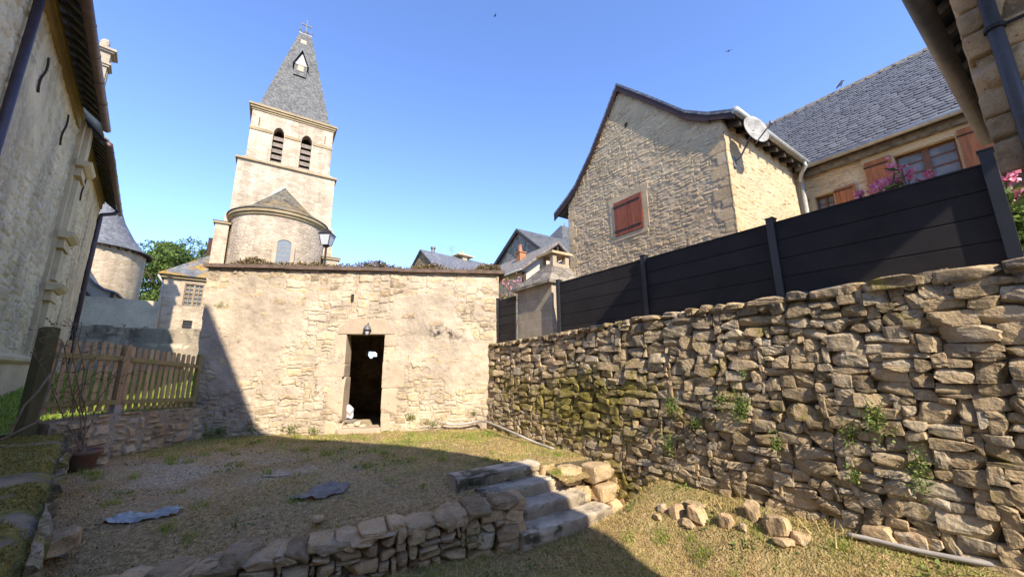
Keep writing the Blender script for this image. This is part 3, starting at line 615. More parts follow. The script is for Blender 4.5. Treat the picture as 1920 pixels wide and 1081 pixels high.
V, F, tt = rocks(G.p(uc, RWD + dpr - 0.02 - proud + 0.02 * (zc - rel(-1.5)), zc), np.stack([hu, dpr, hz], 1), np.array([G.U, G.D, [0, 0, 1]]), 11, n=6, k=15, chips=6, rough=0.038, lo=0.89, rot=0.022)
nvr = len(CG[6][0]); shz = np.repeat(rs.normal(0.10, 0.10, len(R)), nvr); shu = np.repeat(rs.normal(0.04, 0.10, len(R)), nvr)
V = V + np.outer(shz * (V[:, 2] - np.repeat(zc, nvr)) + shu * (V @ G.U - np.repeat(uc, nvr)), G.D)      # faces lean back a little
# slow waviness of the whole face so that joints do not line up with the axes
Uv = V @ G.U; Zv = V[:, 2]
V = V + np.outer(0.05 * (fbm(Uv * 1.5, Zv * 1.8, 77, 3) - 0.5), G.U) + np.outer(0.055 * (fbm(Uv * 0.9 + 4, Zv * 1.2, 78, 3) - 0.5), [0, 0, 1.0]) + np.outer(0.045 * (fbm(Uv * 0.8, Zv * 0.8, 79, 3) - 0.55), G.D)
def rwmoss(u, z):
    h = z - LZ
    m = 0.20 + 0.52 * np.exp(-(((u + 4.9) / 2.1) ** 2 + ((z - rel(-0.6)) / 0.6) ** 2)) + 0.42 * sm(0.8, 0.25, h) + 0.45 * sm(0.16, 0.02, rw_top(u) - z) * sm(0.45, 0.6, vnoise(u * 2.2, 0 * u, 80))
    return np.clip(m + 0.35 * (fbm(u * 0.9, z * 0.9, 81, 3) - 0.55), 0, 0.9)
def rwstain(u, z):
    return np.clip(0.9 * sm(0.30, 0.05, rw_top(u) - z) * sm(0.35, 0.6, fbm(u * 1.7, z * 1.2, 82, 3)) * sm(-4.5, -2, u) + 0.8 * sm(0.55, 0.75, fbm(u * 0.8, z * 0.55, 83, 4)) * sm(-3.0, 0.0, u), 0, 0.85)
rwall = thing('dry_stone_wall', 'long mossy dry stone retaining wall carrying the dark board fence', 'wall', G.p((U0 + U1) / 2, RWD, LZ - 0.1))
mb = Mb(); mb.add(V, F, tint=tt, moss=rwmoss(Uv, Zv), stain=rwstain(Uv, Zv)); build('stonework', mb, M['dry'], rwall)
mb = Mb(); n = 40; us = np.linspace(U0 - 0.02, U1, n)
mb.loft(np.vstack([G.p(us, [RWD + 0.052] * n, rw_top(us) - 0.035), G.p(us[::-1], [RWD + 0.030] * n, [zb] * n)]), np.vstack([G.p(us, [RWD + 0.5] * n, rw_top(us) - 0.035), G.p(us[::-1], [RWD + 0.5] * n, [zb] * n)]))
build('wall_core', mb, M['drymortar'], rwall)
# cap stones along the top
mb = Mb(); u = U0; cs = []
while u < U1:
    w = rs.uniform(0.10, 0.26) if u < -2.2 else rs.uniform(0.18, 0.45); cs.append((u + w / 2, w)); u += w + 0.008
cs = np.array(cs); hz_ = rs.uniform(0.035, 0.052, len(cs)) + 0.012 * (cs[:, 0] > -2.0)
V, F, tt = rocks(G.p(cs[:, 0], np.full(len(cs), RWD + 0.165) - rs.uniform(-0.01, 0.03, len(cs)), rw_top(cs[:, 0]) - hz_ + rs.uniform(-0.015, 0.01, len(cs))), np.stack([cs[:, 1] / 2, np.full(len(cs), 0.17), hz_], 1), np.array([G.U, G.D, [0, 0, 1]]), 21, n=7, k=9, chips=6, rough=0.035, lo=0.88, rot=0.025)
Uv = V @ G.U; mb.add(V, F, tint=tt, moss=np.clip(0.8 * (fbm(Uv * 2.5, V[:, 2] * 5, 90, 3) - 0.25), 0, 1), stain=np.clip(1.2 * (vnoise(Uv * 3, 0 * Uv, 91) - 0.25), 0, 1)); build('coping', mb, M['dry'], rwall)

# ================================================================== DARK FENCE
fd = 4.45; FT = rel(1.47)
fence = thing('privacy_fence', 'long anthracite board fence standing on the dry stone wall', 'fence', G.p(-2.6, fd, rel(0.62)))
posts = [-5.06, -3.21, -1.59, -0.12]
for i, u in enumerate(posts):
    mb = Mb(); z0 = rw_top(u) - 0.08; ft = FT + (0.045 if i < 3 else 0.09)
    mb.box(G, u - 0.035, u + 0.035, fd - 0.045, fd + 0.045, z0, ft); mb.box(G, u - 0.042, u + 0.042, fd - 0.052, fd + 0.052, ft, ft + 0.012); build('post', mb, M['fence_post'], fence)
for a, b in zip(posts[:-1], posts[1:]):
    mb = Mb(); bh = 0.197
    for k in range(5):
        z1 = FT - 0.012 - k * bh; z0 = z1 - bh + 0.004
        mb.side(G, [(fd - 0.012, z0 + 0.006), (fd + 0.012, z0), (fd + 0.012, z1), (fd - 0.007, z1), (fd - 0.012, z1 - 0.006)], a + 0.036, b - 0.036, tint=0.3 * ((k * 7 + int(a * 10)) % 3) / 3)
        if k: mb.box(G, a + 0.036, b - 0.036, fd - 0.004, fd + 0.008, z1 - 0.004, z1 + 0.010)
    mb.box(G, a + 0.036, b - 0.036, fd - 0.016, fd + 0.014, FT - 0.013, FT + 0.004)
    build('board_panel', mb, M['fence'], fence)
fence2 = thing('privacy_fence', 'short anthracite fence section between the outbuilding and the masonry barbecue', 'fence', G.p(-6.85, fd, rel(0.5)))
mb = Mb(); u = -7.17; mb.box(G, u - 0.035, u + 0.035, fd - 0.045, fd + 0.045, rel(0.4), rel(1.49)); mb.box(G, u - 0.042, u + 0.042, fd - 0.052, fd + 0.052, rel(1.49), rel(1.502)); build('post', mb, M['fence_post'], fence2)
mb = Mb()
for k in range(5):
    z1 = rel(1.455) - k * 0.197; z0 = z1 - 0.193; mb.side(G, [(fd - 0.012, z0 + 0.006), (fd + 0.012, z0), (fd + 0.012, z1), (fd - 0.007, z1), (fd - 0.012, z1 - 0.006)], -7.13, -6.46, tint=0.2 * (k % 3))
build('board_panel', mb, M['fence'], fence2)

# ================================================================== MASONRY BARBECUE
bq = thing('masonry_barbecue', 'cream block barbecue with a stone hood and small open chimney at the fence', 'barbecue', G.p(-5.9, 4.8, rel(0.5)))
cb = 4.5; ul, ur = -6.46, -5.33; zt = rel(1.53)
mb = Mb(); mb.box(G, ul, ur, cb, cb + 0.75, rel(0.35), zt); build('block_body', mb, M['block'], bq)
mb = Mb(); mb.box(G, ul - 0.10, ur + 0.06, cb - 0.10, cb + 0.85, zt + 0.002, zt + 0.06); build('hood_slab', mb, M['lauze'], bq)
cu_, cd_ = -5.72, cb + 0.42
mb = Mb()
A = G.p([ul - 0.06, ur + 0.03, ur + 0.03, ul - 0.06], [cb - 0.06, cb - 0.06, cb + 0.8, cb + 0.8], [zt + 0.062] * 4); Bq = G.p([cu_ - 0.24, cu_ + 0.24, cu_ + 0.24, cu_ - 0.24], [cd_ - 0.24, cd_ - 0.24, cd_ + 0.24, cd_ + 0.24], [zt + 0.40] * 4); mb.loft(A, Bq); build('hood', mb, M['lauze'], bq)
mb = Mb(); zc0 = zt + 0.402
mb.box(G, cu_ - 0.22, cu_ + 0.22, cd_ - 0.22, cd_ + 0.22, zc0, zc0 + 0.07)
for a, b in ((-1, -1), (1, -1), (1, 1), (-1, 1)):
    x, y = cu_ + a * 0.165, cd_ + b * 0.165; mb.box(G, x - 0.05, x + 0.05, y - 0.05, y + 0.05, zc0 + 0.07, zc0 + 0.26)
mb.box(G, cu_ - 0.10, cu_ + 0.10, cd_ - 0.03, cd_ + 0.03, zc0 + 0.07, zc0 + 0.26)
build('chimney_lantern', mb, M['rend'], bq)
mb = Mb(); A = G.p([cu_ - 0.27, cu_ + 0.27, cu_ + 0.27, cu_ - 0.27], [cd_ - 0.27, cd_ - 0.27, cd_ + 0.27, cd_ + 0.27], [zc0 + 0.262] * 4); mb.loft(A, A + [0, 0, 0.05]); build('chimney_cap', mb, M['ltrim'], bq)

# ================================================================== GABLE HOUSE
hs = thing('gable_house', 'tall rubble stone house with a brown edged gable and closed red shutters', 'house', G.p(-5, 11, rel(0.35)))
gd = 8.9; gl, gr = -9.44, -3.87; zg0 = rel(0.3)
prf = [(-10.13, 5.63), (-9.4, 6.02), (-8.96, 6.30), (-8.19, 7.13), (-7.45, 8.12), (-6.84, 8.98), (-5.7, 7.75), (-4.71, 6.64), (-4.14, 6.22), (-3.55, 5.93)]
prf = [(u, rel(z)) for u, z in prf]; roofz = prof(prf)
sh = (-7.35, -6.31, rel(3.86), rel(4.98)); vent = (-6.74, -6.60, rel(7.30), rel(7.46))
gmask = lambda u, z: (z < roofz(u) - 0.10) & ~((u > vent[0]) & (u < vent[1]) & (z > vent[2]) & (z < vent[3])) & ~((u > sh[0] + 0.02) & (u < sh[1] - 0.02) & (z > sh[2] + 0.02) & (z < sh[3] - 0.02))
gch = lambda u, v, r: (r.choice((2, 3, 4, 5, 6)), r.choice((1, 1, 2, 2, 3)))
mb = hfwall(G, gl, gr, zg0, rel(8.9), gd, 0.025, gch, 0.065, 0.04, 17, relief=0.022, joint=0.007, rad=0.02, warp=0.05, darkj=0.5, wig=0.03, fill=0.35, mask=gmask, rough=0.010); build('gable_wall', mb, M['gable'], hs)
SW = Fr(56); swd = -gr          # side wall: u runs along the depth of G, outward is +u of G
swd = -gr                                                          # plane of the side wall in that frame
mb = hfwall(SW, gd - 0.03, 13.4, zg0, rel(5.86), swd, 0.03, gch, 0.07, 0.045, 19, wig=0.03, fill=0.35, relief=0.03, joint=0.010, rad=0.03, warp=0.05, rough=0.012); build('side_wall', mb, M['gable'], hs)
mb = Mb()
core = [(gl + 0.005, zg0), (gr - 0.012, zg0), (gr - 0.012, float(roofz(gr)) - 0.14)] + [(u, z - 0.14) for u, z in prf[::-1] if gl < u < gr] + [(gl + 0.005, float(roofz(gl)) - 0.14)]
mb.prism(G, core, gd + 0.05, 18.5); build('wing_core', mb, M['brownwall'], hs)
rsq = np.random.RandomState(2); mb = Mb(); mq = Mb(); z = zg0; k = 0     # quoins of the two corners
while z < rel(5.3):
    h = rsq.uniform(0.22, 0.36); L1, L2 = (0.42, 0.22) if k % 2 else (0.24, 0.45)
    for (ue, sg) in ((gr, -1), (gl, 1)):
        a, b = (ue - L1, ue + 0.028) if sg < 0 else (ue - 0.028, ue + L1 * 0.9)
        V, F, tt = rocks(G.p([(a + b) / 2], [gd - 0.024 + L2 / 2], [z + h / 2]), [[(b - a) / 2, L2 / 2, h / 2 - 0.004]], np.array([G.U, G.D, [0, 0, 1]]), 300 + k * 2 + (sg > 0), n=8, k=40, chips=1, rough=0.006, lo=1.0, rot=0.0); (mb if sg < 0 else mq).add(V, F, tint=tt * 0.6 + 0.2)
    z += h; k += 1
build('quoins', mb, M['gable'], hs); build('quoins', mq, M['gable'], hs)
# window surround and shutters of the gable
mb = Mb(); a, b, z0, z1 = sh
for (q0, q1, w0, w1) in ((a - 0.18, a - 0.005, z0, z1), (b + 0.005, b + 0.18, z0, z1), (a - 0.22, b + 0.22, z1 + 0.003, z1 + 0.17), (a - 0.12, b + 0.12, z0 - 0.14, z0 - 0.003)): mb.box(G, q0, q1, gd - 0.028, gd + 0.1, w0, w1, tint=0.5)
build('window_surround', mb, stone_mat('gable_trim', [(0.50, 0.37, 0.215), (0.58, 0.44, 0.265)], ns=8, bs=0.5, dirt=0.3), hs)
def shutter(a, b, z0, z1, d, mat, parent, straps=(0.14, 0.86), planks=4, frame=None):
    fr = frame or G; mb = Mb(); w = (b - a) / planks
    for i in range(planks): mb.box(fr, a + i * w + 0.002, a + (i + 1) * w - 0.002, d - 0.03, d, z0, z1, tint=(i * 0.37) % 0.5)
    mb.box(fr, a + 0.004, b - 0.004, d - 0.012, d - 0.004, z0 + 0.004, z1 - 0.004)
    o = build('shutter', mb, mat, parent)
    for q in straps: ms = Mb(); zz = z0 + (z1 - z0) * q; ms.box(fr, a - 0.02, b - (b - a) * 0.12, d - 0.042, d - 0.031, zz - 0.022, zz + 0.022); build('hinge_strap', ms, M['iron'] if mat != M['shutter_o'] else M['rust'], o)
    return o
mid = (sh[0] + sh[1]) / 2; shutter(sh[0] + 0.01, mid - 0.004, sh[2] + 0.01, sh[3] - 0.01, gd - 0.02, M['shutter'], hs)
o = shutter(mid + 0.004, sh[1] - 0.01, sh[2] + 0.01, sh[3] - 0.01, gd - 0.02, M['shutter'], hs)
# roof of the wing
gov = gd - 0.13; th = 0.09
def dense(pts, n=6):
    out = []
    for (a, b), (c, d) in zip(pts[:-1], pts[1:]): out += [(a + (c - a) * i / n, b + (d - b) * i / n) for i in range(n)]
    return out + [pts[-1]]
mb = Mb(); pp = prf; mb.prism(G, pp + [(u, z - th) for u, z in pp[::-1]], gov, 18.6); build('wing_roof', mb, M['slate_blue'], hs)
mb = Mb()
for i in range(len(pp) - 1):
    (a, b), (c, d) = pp[i], pp[i + 1]; lo = 0.30 if i not in (8,) else 0.24
    mb.prism(G, [(a, b - th - 0.002), (c, d - th - 0.002), (c, d - lo), (a, b - lo)], gov + 0.01, gov + 0.05)
build('barge_board', mb, M['barge'], hs)
mb = Mb()
for i in range(len(pp) - 1):
    (a, b), (c, d) = pp[i], pp[i + 1]; mb.prism(G, [(a, b - th - 0.004), (c, d - th - 0.004), (c, d - th - 0.05), (a, b - th - 0.05)], gov + 0.052, gd + 0.06)
build('eave_lining', mb, M['barge'], hs)
# rafter ends along the side wall eave, gutter, pipes
mb = Mb()
for i in range(9):
    d = gd + 0.15 + i * 0.5; mb.prism(G, [(-3.98, rel(5.80)), (-3.56, rel(5.60)), (-3.56, rel(5.74)), (-3.98, rel(5.96))], d, d + 0.10)
build('rafter', mb, M['wood_dark'], hs)
mb = Mb(); mb.prism(G, [(-4.1, rel(5.98)), (-3.56, rel(5.75)), (-3.56, rel(5.80)), (-4.1, rel(6.05))], gd + 0.06, 13.3); build('eave_board', mb, M['soffit'], hs)
mb = Mb(); mb.tube([G.p(-3.50, gov - 0.02, rel(5.86)), G.p(-3.50, 13.0, rel(5.83))], 0.085, 12); build('gutter', mb, M['zinc'], hs, True)
# main block behind: facade d 13.4
md = 13.4; mu1 = 4.5; me_ = rel(5.72)
win = (-1.79, -0.72, rel(4.2), rel(5.31)); swn = (-3.56, -3.12, rel(4.15), rel(4.85))
def inr(u, z, r): return (u > r[0]) & (u < r[1]) & (z > r[2]) & (z < r[3])
mb = hfwall(G, gr - 0.02, mu1, zg0, me_ + 0.1, md, 0.035, gch, 0.07, 0.045, 23, relief=0.04, joint=0.01, rad=0.03, warp=0.05, mask=lambda u, z: ~inr(u, z, win) & ~inr(u, z, swn)); build('facade', mb, M['gable'], hs)
mb = Mb(); mb.box(G, gr + 0.01, mu1, md + 0.30, md + 0.6, zg0, me_); build('facade_core', mb, M['brownwall'], hs)
mb = Mb()
a, b, z0, z1 = win
mb.box(G, a - 0.62, b + 0.65, md - 0.05, md + 0.12, z1 + 0.003, z1 + 0.20, tint=0.6); mb.box(G, a - 0.10, a - 0.002, md - 0.045, md + 0.28, z0, z1); mb.box(G, b + 0.002, b + 0.10, md - 0.045, md + 0.28, z0, z1)
a2, b2, c2, d2 = swn; mb.box(G, a2 - 0.12, a2 - 0.002, md - 0.045, md + 0.28, c2, d2); mb.box(G, b2 + 0.002, b2 + 0.10, md - 0.045, md + 0.28, c2, d2); mb.box(G, a2 - 0.15, b2 + 0.15, md - 0.045, md + 0.28, d2 + 0.002, d2 + 0.14)
build('window_lintel', mb, stone_mat('facade_trim', [(0.5, 0.37, 0.2), (0.56, 0.43, 0.26)], ns=6, bs=0.3, dirt=0.2), hs)
def window(a, b, z0, z1, d, cols, rows, parent, mull=0.06, bar=0.022):
    mb = Mb(); f = 0.05
    mb.box(G, a, a + f, d, d + 0.06, z0, z1); mb.box(G, b - f, b, d, d + 0.06, z0, z1); mb.box(G, a + f, b - f, d + 0.001, d + 0.06, z1 - f, z1); mb.box(G, a + f, b - f, d + 0.001, d + 0.06, z0, z0 + f)
    m = (a + b) / 2
    if cols == 2: mb.box(G, m - mull, m + mull, d - 0.02, d + 0.05, z0 + 0.002, z1 - 0.002)
    for k in range(1, rows): zz = z0 + (z1 - z0) * k / rows; mb.box(G, a + f, b - f, d + 0.012, d + 0.045, zz - bar, zz + bar)
    o = build('window_frame', mb, M['joinery'], parent)
    mg = Mb(); mg.box(G, a + 0.02, b - 0.02, d + 0.03, d + 0.036, z0 + 0.02, z1 - 0.02); build('pane', mg, M['glass'], o)
window(win[0], win[1], win[2], win[3], md + 0.14, 2, 4, hs); window(swn[0], swn[1], swn[2], swn[3], md + 0.14, 2, 3, hs, 0.025, 0.012)
shutter(-2.36, -1.84, rel(4.25), rel(5.35), md - 0.07, M['shutter_o'], hs); shutter(-0.68, -0.14, rel(4.2), rel(5.4), md - 0.07, M['shutter_o'], hs); shutter(-3.08, -2.62, rel(4.28), rel(4.88), md - 0.07, M['shutter_o'], hs)
mb = Mb(); rr = 0.0
for i in range(6):
    a = gr + 0.25 + i * 1.0; mb.box(G, a, a + 1.0, md - 0.22 - 0.01 * (i % 2), md - 0.045, rel(5.50), rel(5.68))
build('eave_beam', mb, M['rafter'], hs)
mb = Mb(); mb.side(G, [(md - 0.42, me_ - 0.03), (md + 0.1, me_ + 0.45), (md + 0.1, me_ + 0.40), (md - 0.42, me_ - 0.06)], gr, mu1); build('eave_board', mb, M['soffit'], hs)
# slates of the main roof: one mesh of overlapping rounded slates
E_d, E_z, Rd_, Rz_ = md - 0.45, me_ + 0.0, 16.2, rel(9.45)
sv = np.array([Rd_ - E_d, Rz_ - E_z]); SL = np.hypot(*sv); sv /= SL
mb = Mb(); mb.side(G, [(E_d, E_z - 0.03), (Rd_, Rz_ - 0.03), (2 * Rd_ - E_d, E_z - 0.03), (Rd_, Rz_ - 0.14), (Rd_ - 0.2, Rz_ - 0.38), (E_d + 0.05, E_z - 0.06)], -7.5, mu1); build('main_roof', mb, M['tile'], hs)
mb = Mb(); rowh = 0.165; rs = np.random.RandomState(4); nr = int(SL / rowh)
N3 = sv[0] * np.array([0, 0, 1.0]) - sv[1] * G.D; S3 = sv[0] * G.D + sv[1] * np.array([0, 0, 1.0])
vs = []; ts = []
for r in range(nr):
    w = 0.24; u = -7.4 + (r % 2) * w / 2 + rs.uniform(-0.03, 0.03)
    s0 = r * rowh
    while u < 2.6:
        ww = w * rs.uniform(0.85, 1.15); O = G.p(u, E_d, E_z) + S3 * s0; lift = 0.022 + rs.uniform(0, 0.012); tl = rs.uniform(0, 0.012)
        pts = [(0.0, rowh * 1.25, 0.002), (0, 0.035 + tl, lift), (ww * 0.25, 0.008, lift), (ww * 0.55, 0.0, lift), (ww * 0.85, 0.015, lift), (ww - 0.006, 0.05 + tl, lift), (ww - 0.006, rowh * 1.25, 0.002)]
        vs.append(np.array([O + G.U * p[0] + S3 * p[1] + N3 * p[2] for p in pts] + [O + G.U * p[0] + S3 * p[1] + N3 * (p[2] - 0.018) for p in pts[1:6]])); ts.append(rs.rand()); u += ww
V = np.vstack(vs); F = []
for i in range(len(vs)):
    b0 = i * 12; F.append([b0 + k for k in (0, 1, 2, 3, 4, 5, 6)])
    for k in range(4): F.append([b0 + 1 + k, b0 + 7 + k, b0 + 8 + k, b0 + 2 + k])
mb.add(V, F, tint=np.repeat(ts, 12)); build('slates', mb, M['tile'], hs)
mb = Mb()
u = -7.4
while u < mu1: mb.side(G, [(Rd_ - 0.13, Rz_ - 0.12), (Rd_ - 0.02, Rz_ + 0.05), (Rd_ + 0.02, Rz_ + 0.05), (Rd_ + 0.13, Rz_ - 0.12)], u, u + 0.30); mb.side(G, [(Rd_ - 0.15, Rz_ - 0.10), (Rd_, Rz_ + 0.085), (Rd_ + 0.15, Rz_ - 0.10)], u + 0.28, u + 0.34); u += 0.34
build('ridge_tiles', mb, M['rafter'], hs)
mb = Mb(); mb.tube([G.p(-3.75, E_d - 0.05, E_z - 0.02), G.p(mu1, E_d - 0.05, E_z - 0.05)], 0.075, 12); build('gutter', mb, M['zinc'], hs, True)
mb = Mb(); mb.tube([G.p(-3.50, 12.75, rel(5.78)), G.p(-3.47, 12.78, rel(5.66)), G.p(-3.62, 12.85, rel(5.52)), G.p(-3.70, 12.95, rel(5.40)), G.p(-3.70, 13.0, rel(5.30))], 0.055, 10); mb.tube([G.p(-3.70, 13.02, rel(5.6)), G.p(-3.70, 13.02, rel(0.4))], 0.055, 10); build('downpipe', mb, M['zinc'], hs, True)

# satellite dish on the corner
_u, _z = onfr(G, 1408, 252, gd + 0.40); dc = G.p(_u + 0.06, gd + 0.40, _z)
t = thing('satellite_dish', 'weathered white satellite dish on the corner of the gable house under its eave', 'satellite dish', dc)
def dish(center, nrm, rad, depth, n=28, m=6, asp=1.0):
    nrm = np.array(nrm, float); nrm /= np.linalg.norm(nrm); a = np.cross(nrm, [0, 0, 1]); a /= np.linalg.norm(a); b = np.cross(a, nrm)
    V = [center]; F = []
    for off in (0, 0.012):
        for i in range(1, m + 1):
            r = rad * i / m
            for j in range(n): q = 2 * math.pi * j / n; V.append(center + a * r * math.cos(q) * asp + b * r * math.sin(q) + nrm * (depth * (i / m) ** 2 - off))
    V = np.array(V)
    g = lambda s, i, j: 1 + s * m * n + (i - 1) * n + j % n
    for s in (0, 1):
        F += [[0, g(s, 1, j), g(s, 1, j + 1)] for j in range(n)]; F += [[g(s, i, j), g(s, i + 1, j), g(s, i + 1, j + 1), g(s, i, j + 1)] for i in range(1, m) for j in range(n)]
    F += [[g(0, m, j), g(1, m, j), g(1, m, j + 1), g(0, m, j + 1)] for j in range(n)]; return V, F
s_ = np.array([math.sin(math.radians(166)), math.cos(math.radians(166)), 0.16])
mb = Mb(); V, F = dish(dc + [0, 0, 0.04], s_, 0.38, 0.10, asp=0.9); mb.add(V, F); build('reflector', mb, M['white'], t, True)
mb = Mb(); ln = dc + s_ / np.linalg.norm(s_) * 0.46 + np.array([0, 0, -0.12]); mb.tube([dc + [0, 0, -0.28], ln], 0.016, 8); mb.tube([ln + [0, 0, -0.04], ln + [0, 0, 0.05]], 0.035, 10); build('receiver_arm', mb, M['galv'], t, True)
mb = Mb(); mb.tube([dc + [0, 0, 0.08], dc - s_ * 0.08, G.p(-3.70, gd + 0.30, rel(4.88)), G.p(-3.86, gd + 0.25, rel(4.80))], 0.022, 8); mb.box(G, -3.86, -3.815, gd + 0.18, gd + 0.32, rel(4.66), rel(4.94)); build('wall_bracket', mb, M['galv'], t)

# ================================================================== HOUSE AT THE RIGHT EDGE
h3 = thing('rubble_house', 'shaded stone house corner with a gutter, rafters and grey downpipe behind the fence end', 'house', G.p(1.5, 6.5, rel(0.35)))
d3 = 4.95; u3 = -0.05; GZ = rel(3.52)
mb = hfwall(G, u3, 3.2, rel(0.3), rel(4.35), d3, 0.03, lambda u, v, r: (r.choice((3, 4, 5)), r.choice((3, 4, 5))), 0.08, 0.06, 37, relief=0.03, joint=0.008, rad=0.02, warp=0.07, plaster=lambda u, z: sm(0.45, 0.6, fbm(u * 2, z * 2, 38, 4) + 0.12)); build('front_wall', mb, M['low'], h3)
mb = Mb(); mb.box(G, u3 + 0.012, 3.2, d3 + 0.03, 9.6, rel(0.3), rel(3.66)); build('wall_core', mb, M['brownwall'], h3)
mb = Mb(); z = rel(0.35); k = 0
while z < rel(4.1):
    h = rsq.uniform(0.2, 0.42); L1 = 0.28 if k % 2 else 0.4
    V, F, tt = rocks(G.p([u3 - 0.04 + L1 / 2], [d3 - 0.05 + 0.2], [z + h / 2]), [[L1 / 2, 0.22, h / 2 - 0.004]], np.array([G.U, G.D, [0, 0, 1]]), 400 + k, n=10, k=16, chips=4, rough=0.016, lo=0.94, rot=0.0); mb.add(V, F, tint=tt * 0.5 + 0.2); z += h; k += 1
build('quoins', mb, M['low'], h3, True)
mb = Mb(); mb.tube([G.p(-0.30, 3.6, GZ), G.p(-0.20, 9.4, GZ - 0.03)], 0.085, 14); build('gutter', mb, M['galv'], h3, True)
for i in range(12):
    d = 3.7 + i * 0.48; mb = Mb(); mb.prism(G, [(-0.22, GZ + 0.05), (1.2, GZ + 0.95), (1.2, GZ + 1.05), (-0.22, GZ + 0.16)], d, d + 0.10); build('rafter', mb, M['rafter'], h3)
mb = Mb(); mb.prism(G, [(-0.26, GZ + 0.165), (1.5, GZ + 1.3), (3.2, GZ + 0.5), (3.2, GZ + 0.6), (1.5, GZ + 1.42), (-0.26, GZ + 0.23)], 3.55, 9.7); build('roof', mb, M['soffit'], h3)
ud, zd = onfr(G, 1848, 0, d3 - 0.10); mb = Mb(); mb.tube([G.p(ud, d3 - 0.10, rel(3.9)), G.p(ud, d3 - 0.10, rel(0.4))], 0.045, 14); build('downpipe', mb, M['darkzinc'], h3, True)
uk, zk = onfr(G, 1862, 55, d3 - 0.1); mb = Mb(); mb.lathe(G.p(ud, d3 - 0.10, zk), [(0.056, -0.02), (0.062, -0.015), (0.062, 0.015), (0.056, 0.02)], 14); mb.box(G, ud + 0.05, ud + 0.16, d3 - 0.11, d3 - 0.09, zk - 0.01, zk + 0.01); build('pipe_clip', mb, M['iron'], h3)

# ================================================================== HOUSE BEHIND THE LENS (its gable shades the court)
bh = thing('tall_house', 'tall rendered house behind the court whose roof throws the shade on the terrace', 'house', (-2.5, -4.5, LZ))
Y = Fr(90); yb = -1.5
M['bounce_rend'] = plain_mat('bounce_render', (0.80, 0.71, 0.56), 0.9, 0.15, 3, 0.2)  # out of view; made this pale to bounce light into the shaded court
mb = Mb(); mb.prism(Y, [(-9, -0.1), (3.8, -0.1), (3.8, rel(3.7)), (3.4, rel(4.60)), (2.75, rel(5.29)), (1.76, rel(5.87)), (0.05, rel(6.37)), (-0.85, rel(6.82)), (-2.1, rel(9.05)), (-2.3, rel(9.05)), (-2.6, rel(7.1)), (-3.05, rel(5.95)), (-9, rel(5.5))], -6.5, yb); build('house_walls', mb, M['bounce_rend'], bh)

# ================================================================== MANSION ON THE LEFT
mn = thing('stone_mansion', 'tall shaded stone mansion with dark eaves, copper gutters and a pilaster strip', 'mansion', LB.p(15, 3.5, rel(-0.3)))
lp_ = 2.2; LT = rel(6.75); zb_ = rel(-0.6); s1, s2, LE = 14.7, 15.7, 22.0
mb = Mb(); mb.box(LB, 7.4, LE - 0.01, lp_ + 0.012, lp_ + 7, zb_, LT - 0.01); build('wall_core', mb, M['house_l'], mn)
mb = hfwall(LB, 7.4, LE, zb_, LT, lp_ + 0.004, 0.045, lambda u, v, r: (r.choice((3, 4, 5, 6, 7)), r.choice((2, 3, 3, 4))), 0.09, 0.07, 57, relief=0.034, joint=0.012, rad=0.03, warp=0.05, wig=0.04, fill=0.15, darkj=0.6, plaster=lambda u, z: sm(0.50, 0.64, fbm(u * 0.6, z * 0.6, 58, 4)), stain=lambda u, z: np.clip(0.5 * sm(0.45, 0.7, fbm(u * 1.5, z * 0.5, 59, 4)), 0, 0.5), rough=0.015); build('front_wall', mb, M['house_s'], mn)
mb = Mb(); 
for a, b in ((7.4, s1), (s2, LE)): mb.box(LB, a, b, lp_ - 0.06, lp_ + 0.3, LT - 0.34, LT + 0.05); mb.box(LB, a, b, lp_ - 0.10, lp_ - 0.061, LT - 0.10, LT + 0.04)
build('eave_band', mb, M['band'], mn)
for a, b in ((7.4, 14.35), (s2 - 0.25, 22.45)):
    mb = Mb(); mb.side(LB, [(1.66, rel(6.60)), (1.66, rel(6.66)), (6.0, rel(10.9)), (9.4, rel(6.6)), (6.0, rel(10.75))], a, b); build('roof', mb, M['slate_blue'], mn)
    mb = Mb(); n = int((b - a) / 0.36)
    for i in range(n): u = a + 0.08 + i * 0.36; mb.side(LB, [(1.70, rel(6.44)), (1.70, rel(6.58)), (2.5, rel(7.30)), (2.5, rel(7.12))], u, u + 0.12)
    build('rafter', mb, plain_mat('grey_rafter', (0.13, 0.11, 0.085), 0.9, 0.5, 8, 0.5), mn)
    mb = Mb(); mb.side(LB, [(1.68, rel(6.585)), (1.68, rel(6.595)), (2.6, rel(7.48)), (2.6, rel(7.40))], a, b); build('eave_board', mb, M['soffit'], mn)
    mb = Mb(); mb.tube([LB.p(a - 0.05, 1.64, rel(6.49)), LB.p(b + 0.08, 1.64, rel(6.49))], 0.085, 14)
    for i in range(int((b - a) / 1.0)): mb.lathe([0, 0, 0], [(0, 0)], 3) if False else mb.tube([LB.p(a + 0.5 + i, 1.64, rel(6.49)), LB.p(a + 0.53 + i, 1.64, rel(6.49))], 0.091, 14)
    build('gutter', mb, M['copper'], mn, True)
mb = Mb(); mb.loft(LB.p([s1 - 0.3, s2 - 0.26, s2 - 0.26, s1 - 0.3], [1.8, 1.75, 2.8, 2.8], [rel(6.75), rel(6.62), rel(7.75), rel(7.75)]), LB.p([s1 - 0.3, s2 - 0.26, s2 - 0.26, s1 - 0.3], [1.8, 1.75, 2.8, 2.8], [rel(6.78), rel(6.65), rel(7.78), rel(7.78)])); build('lead_flashing', mb, M['lead'], mn)
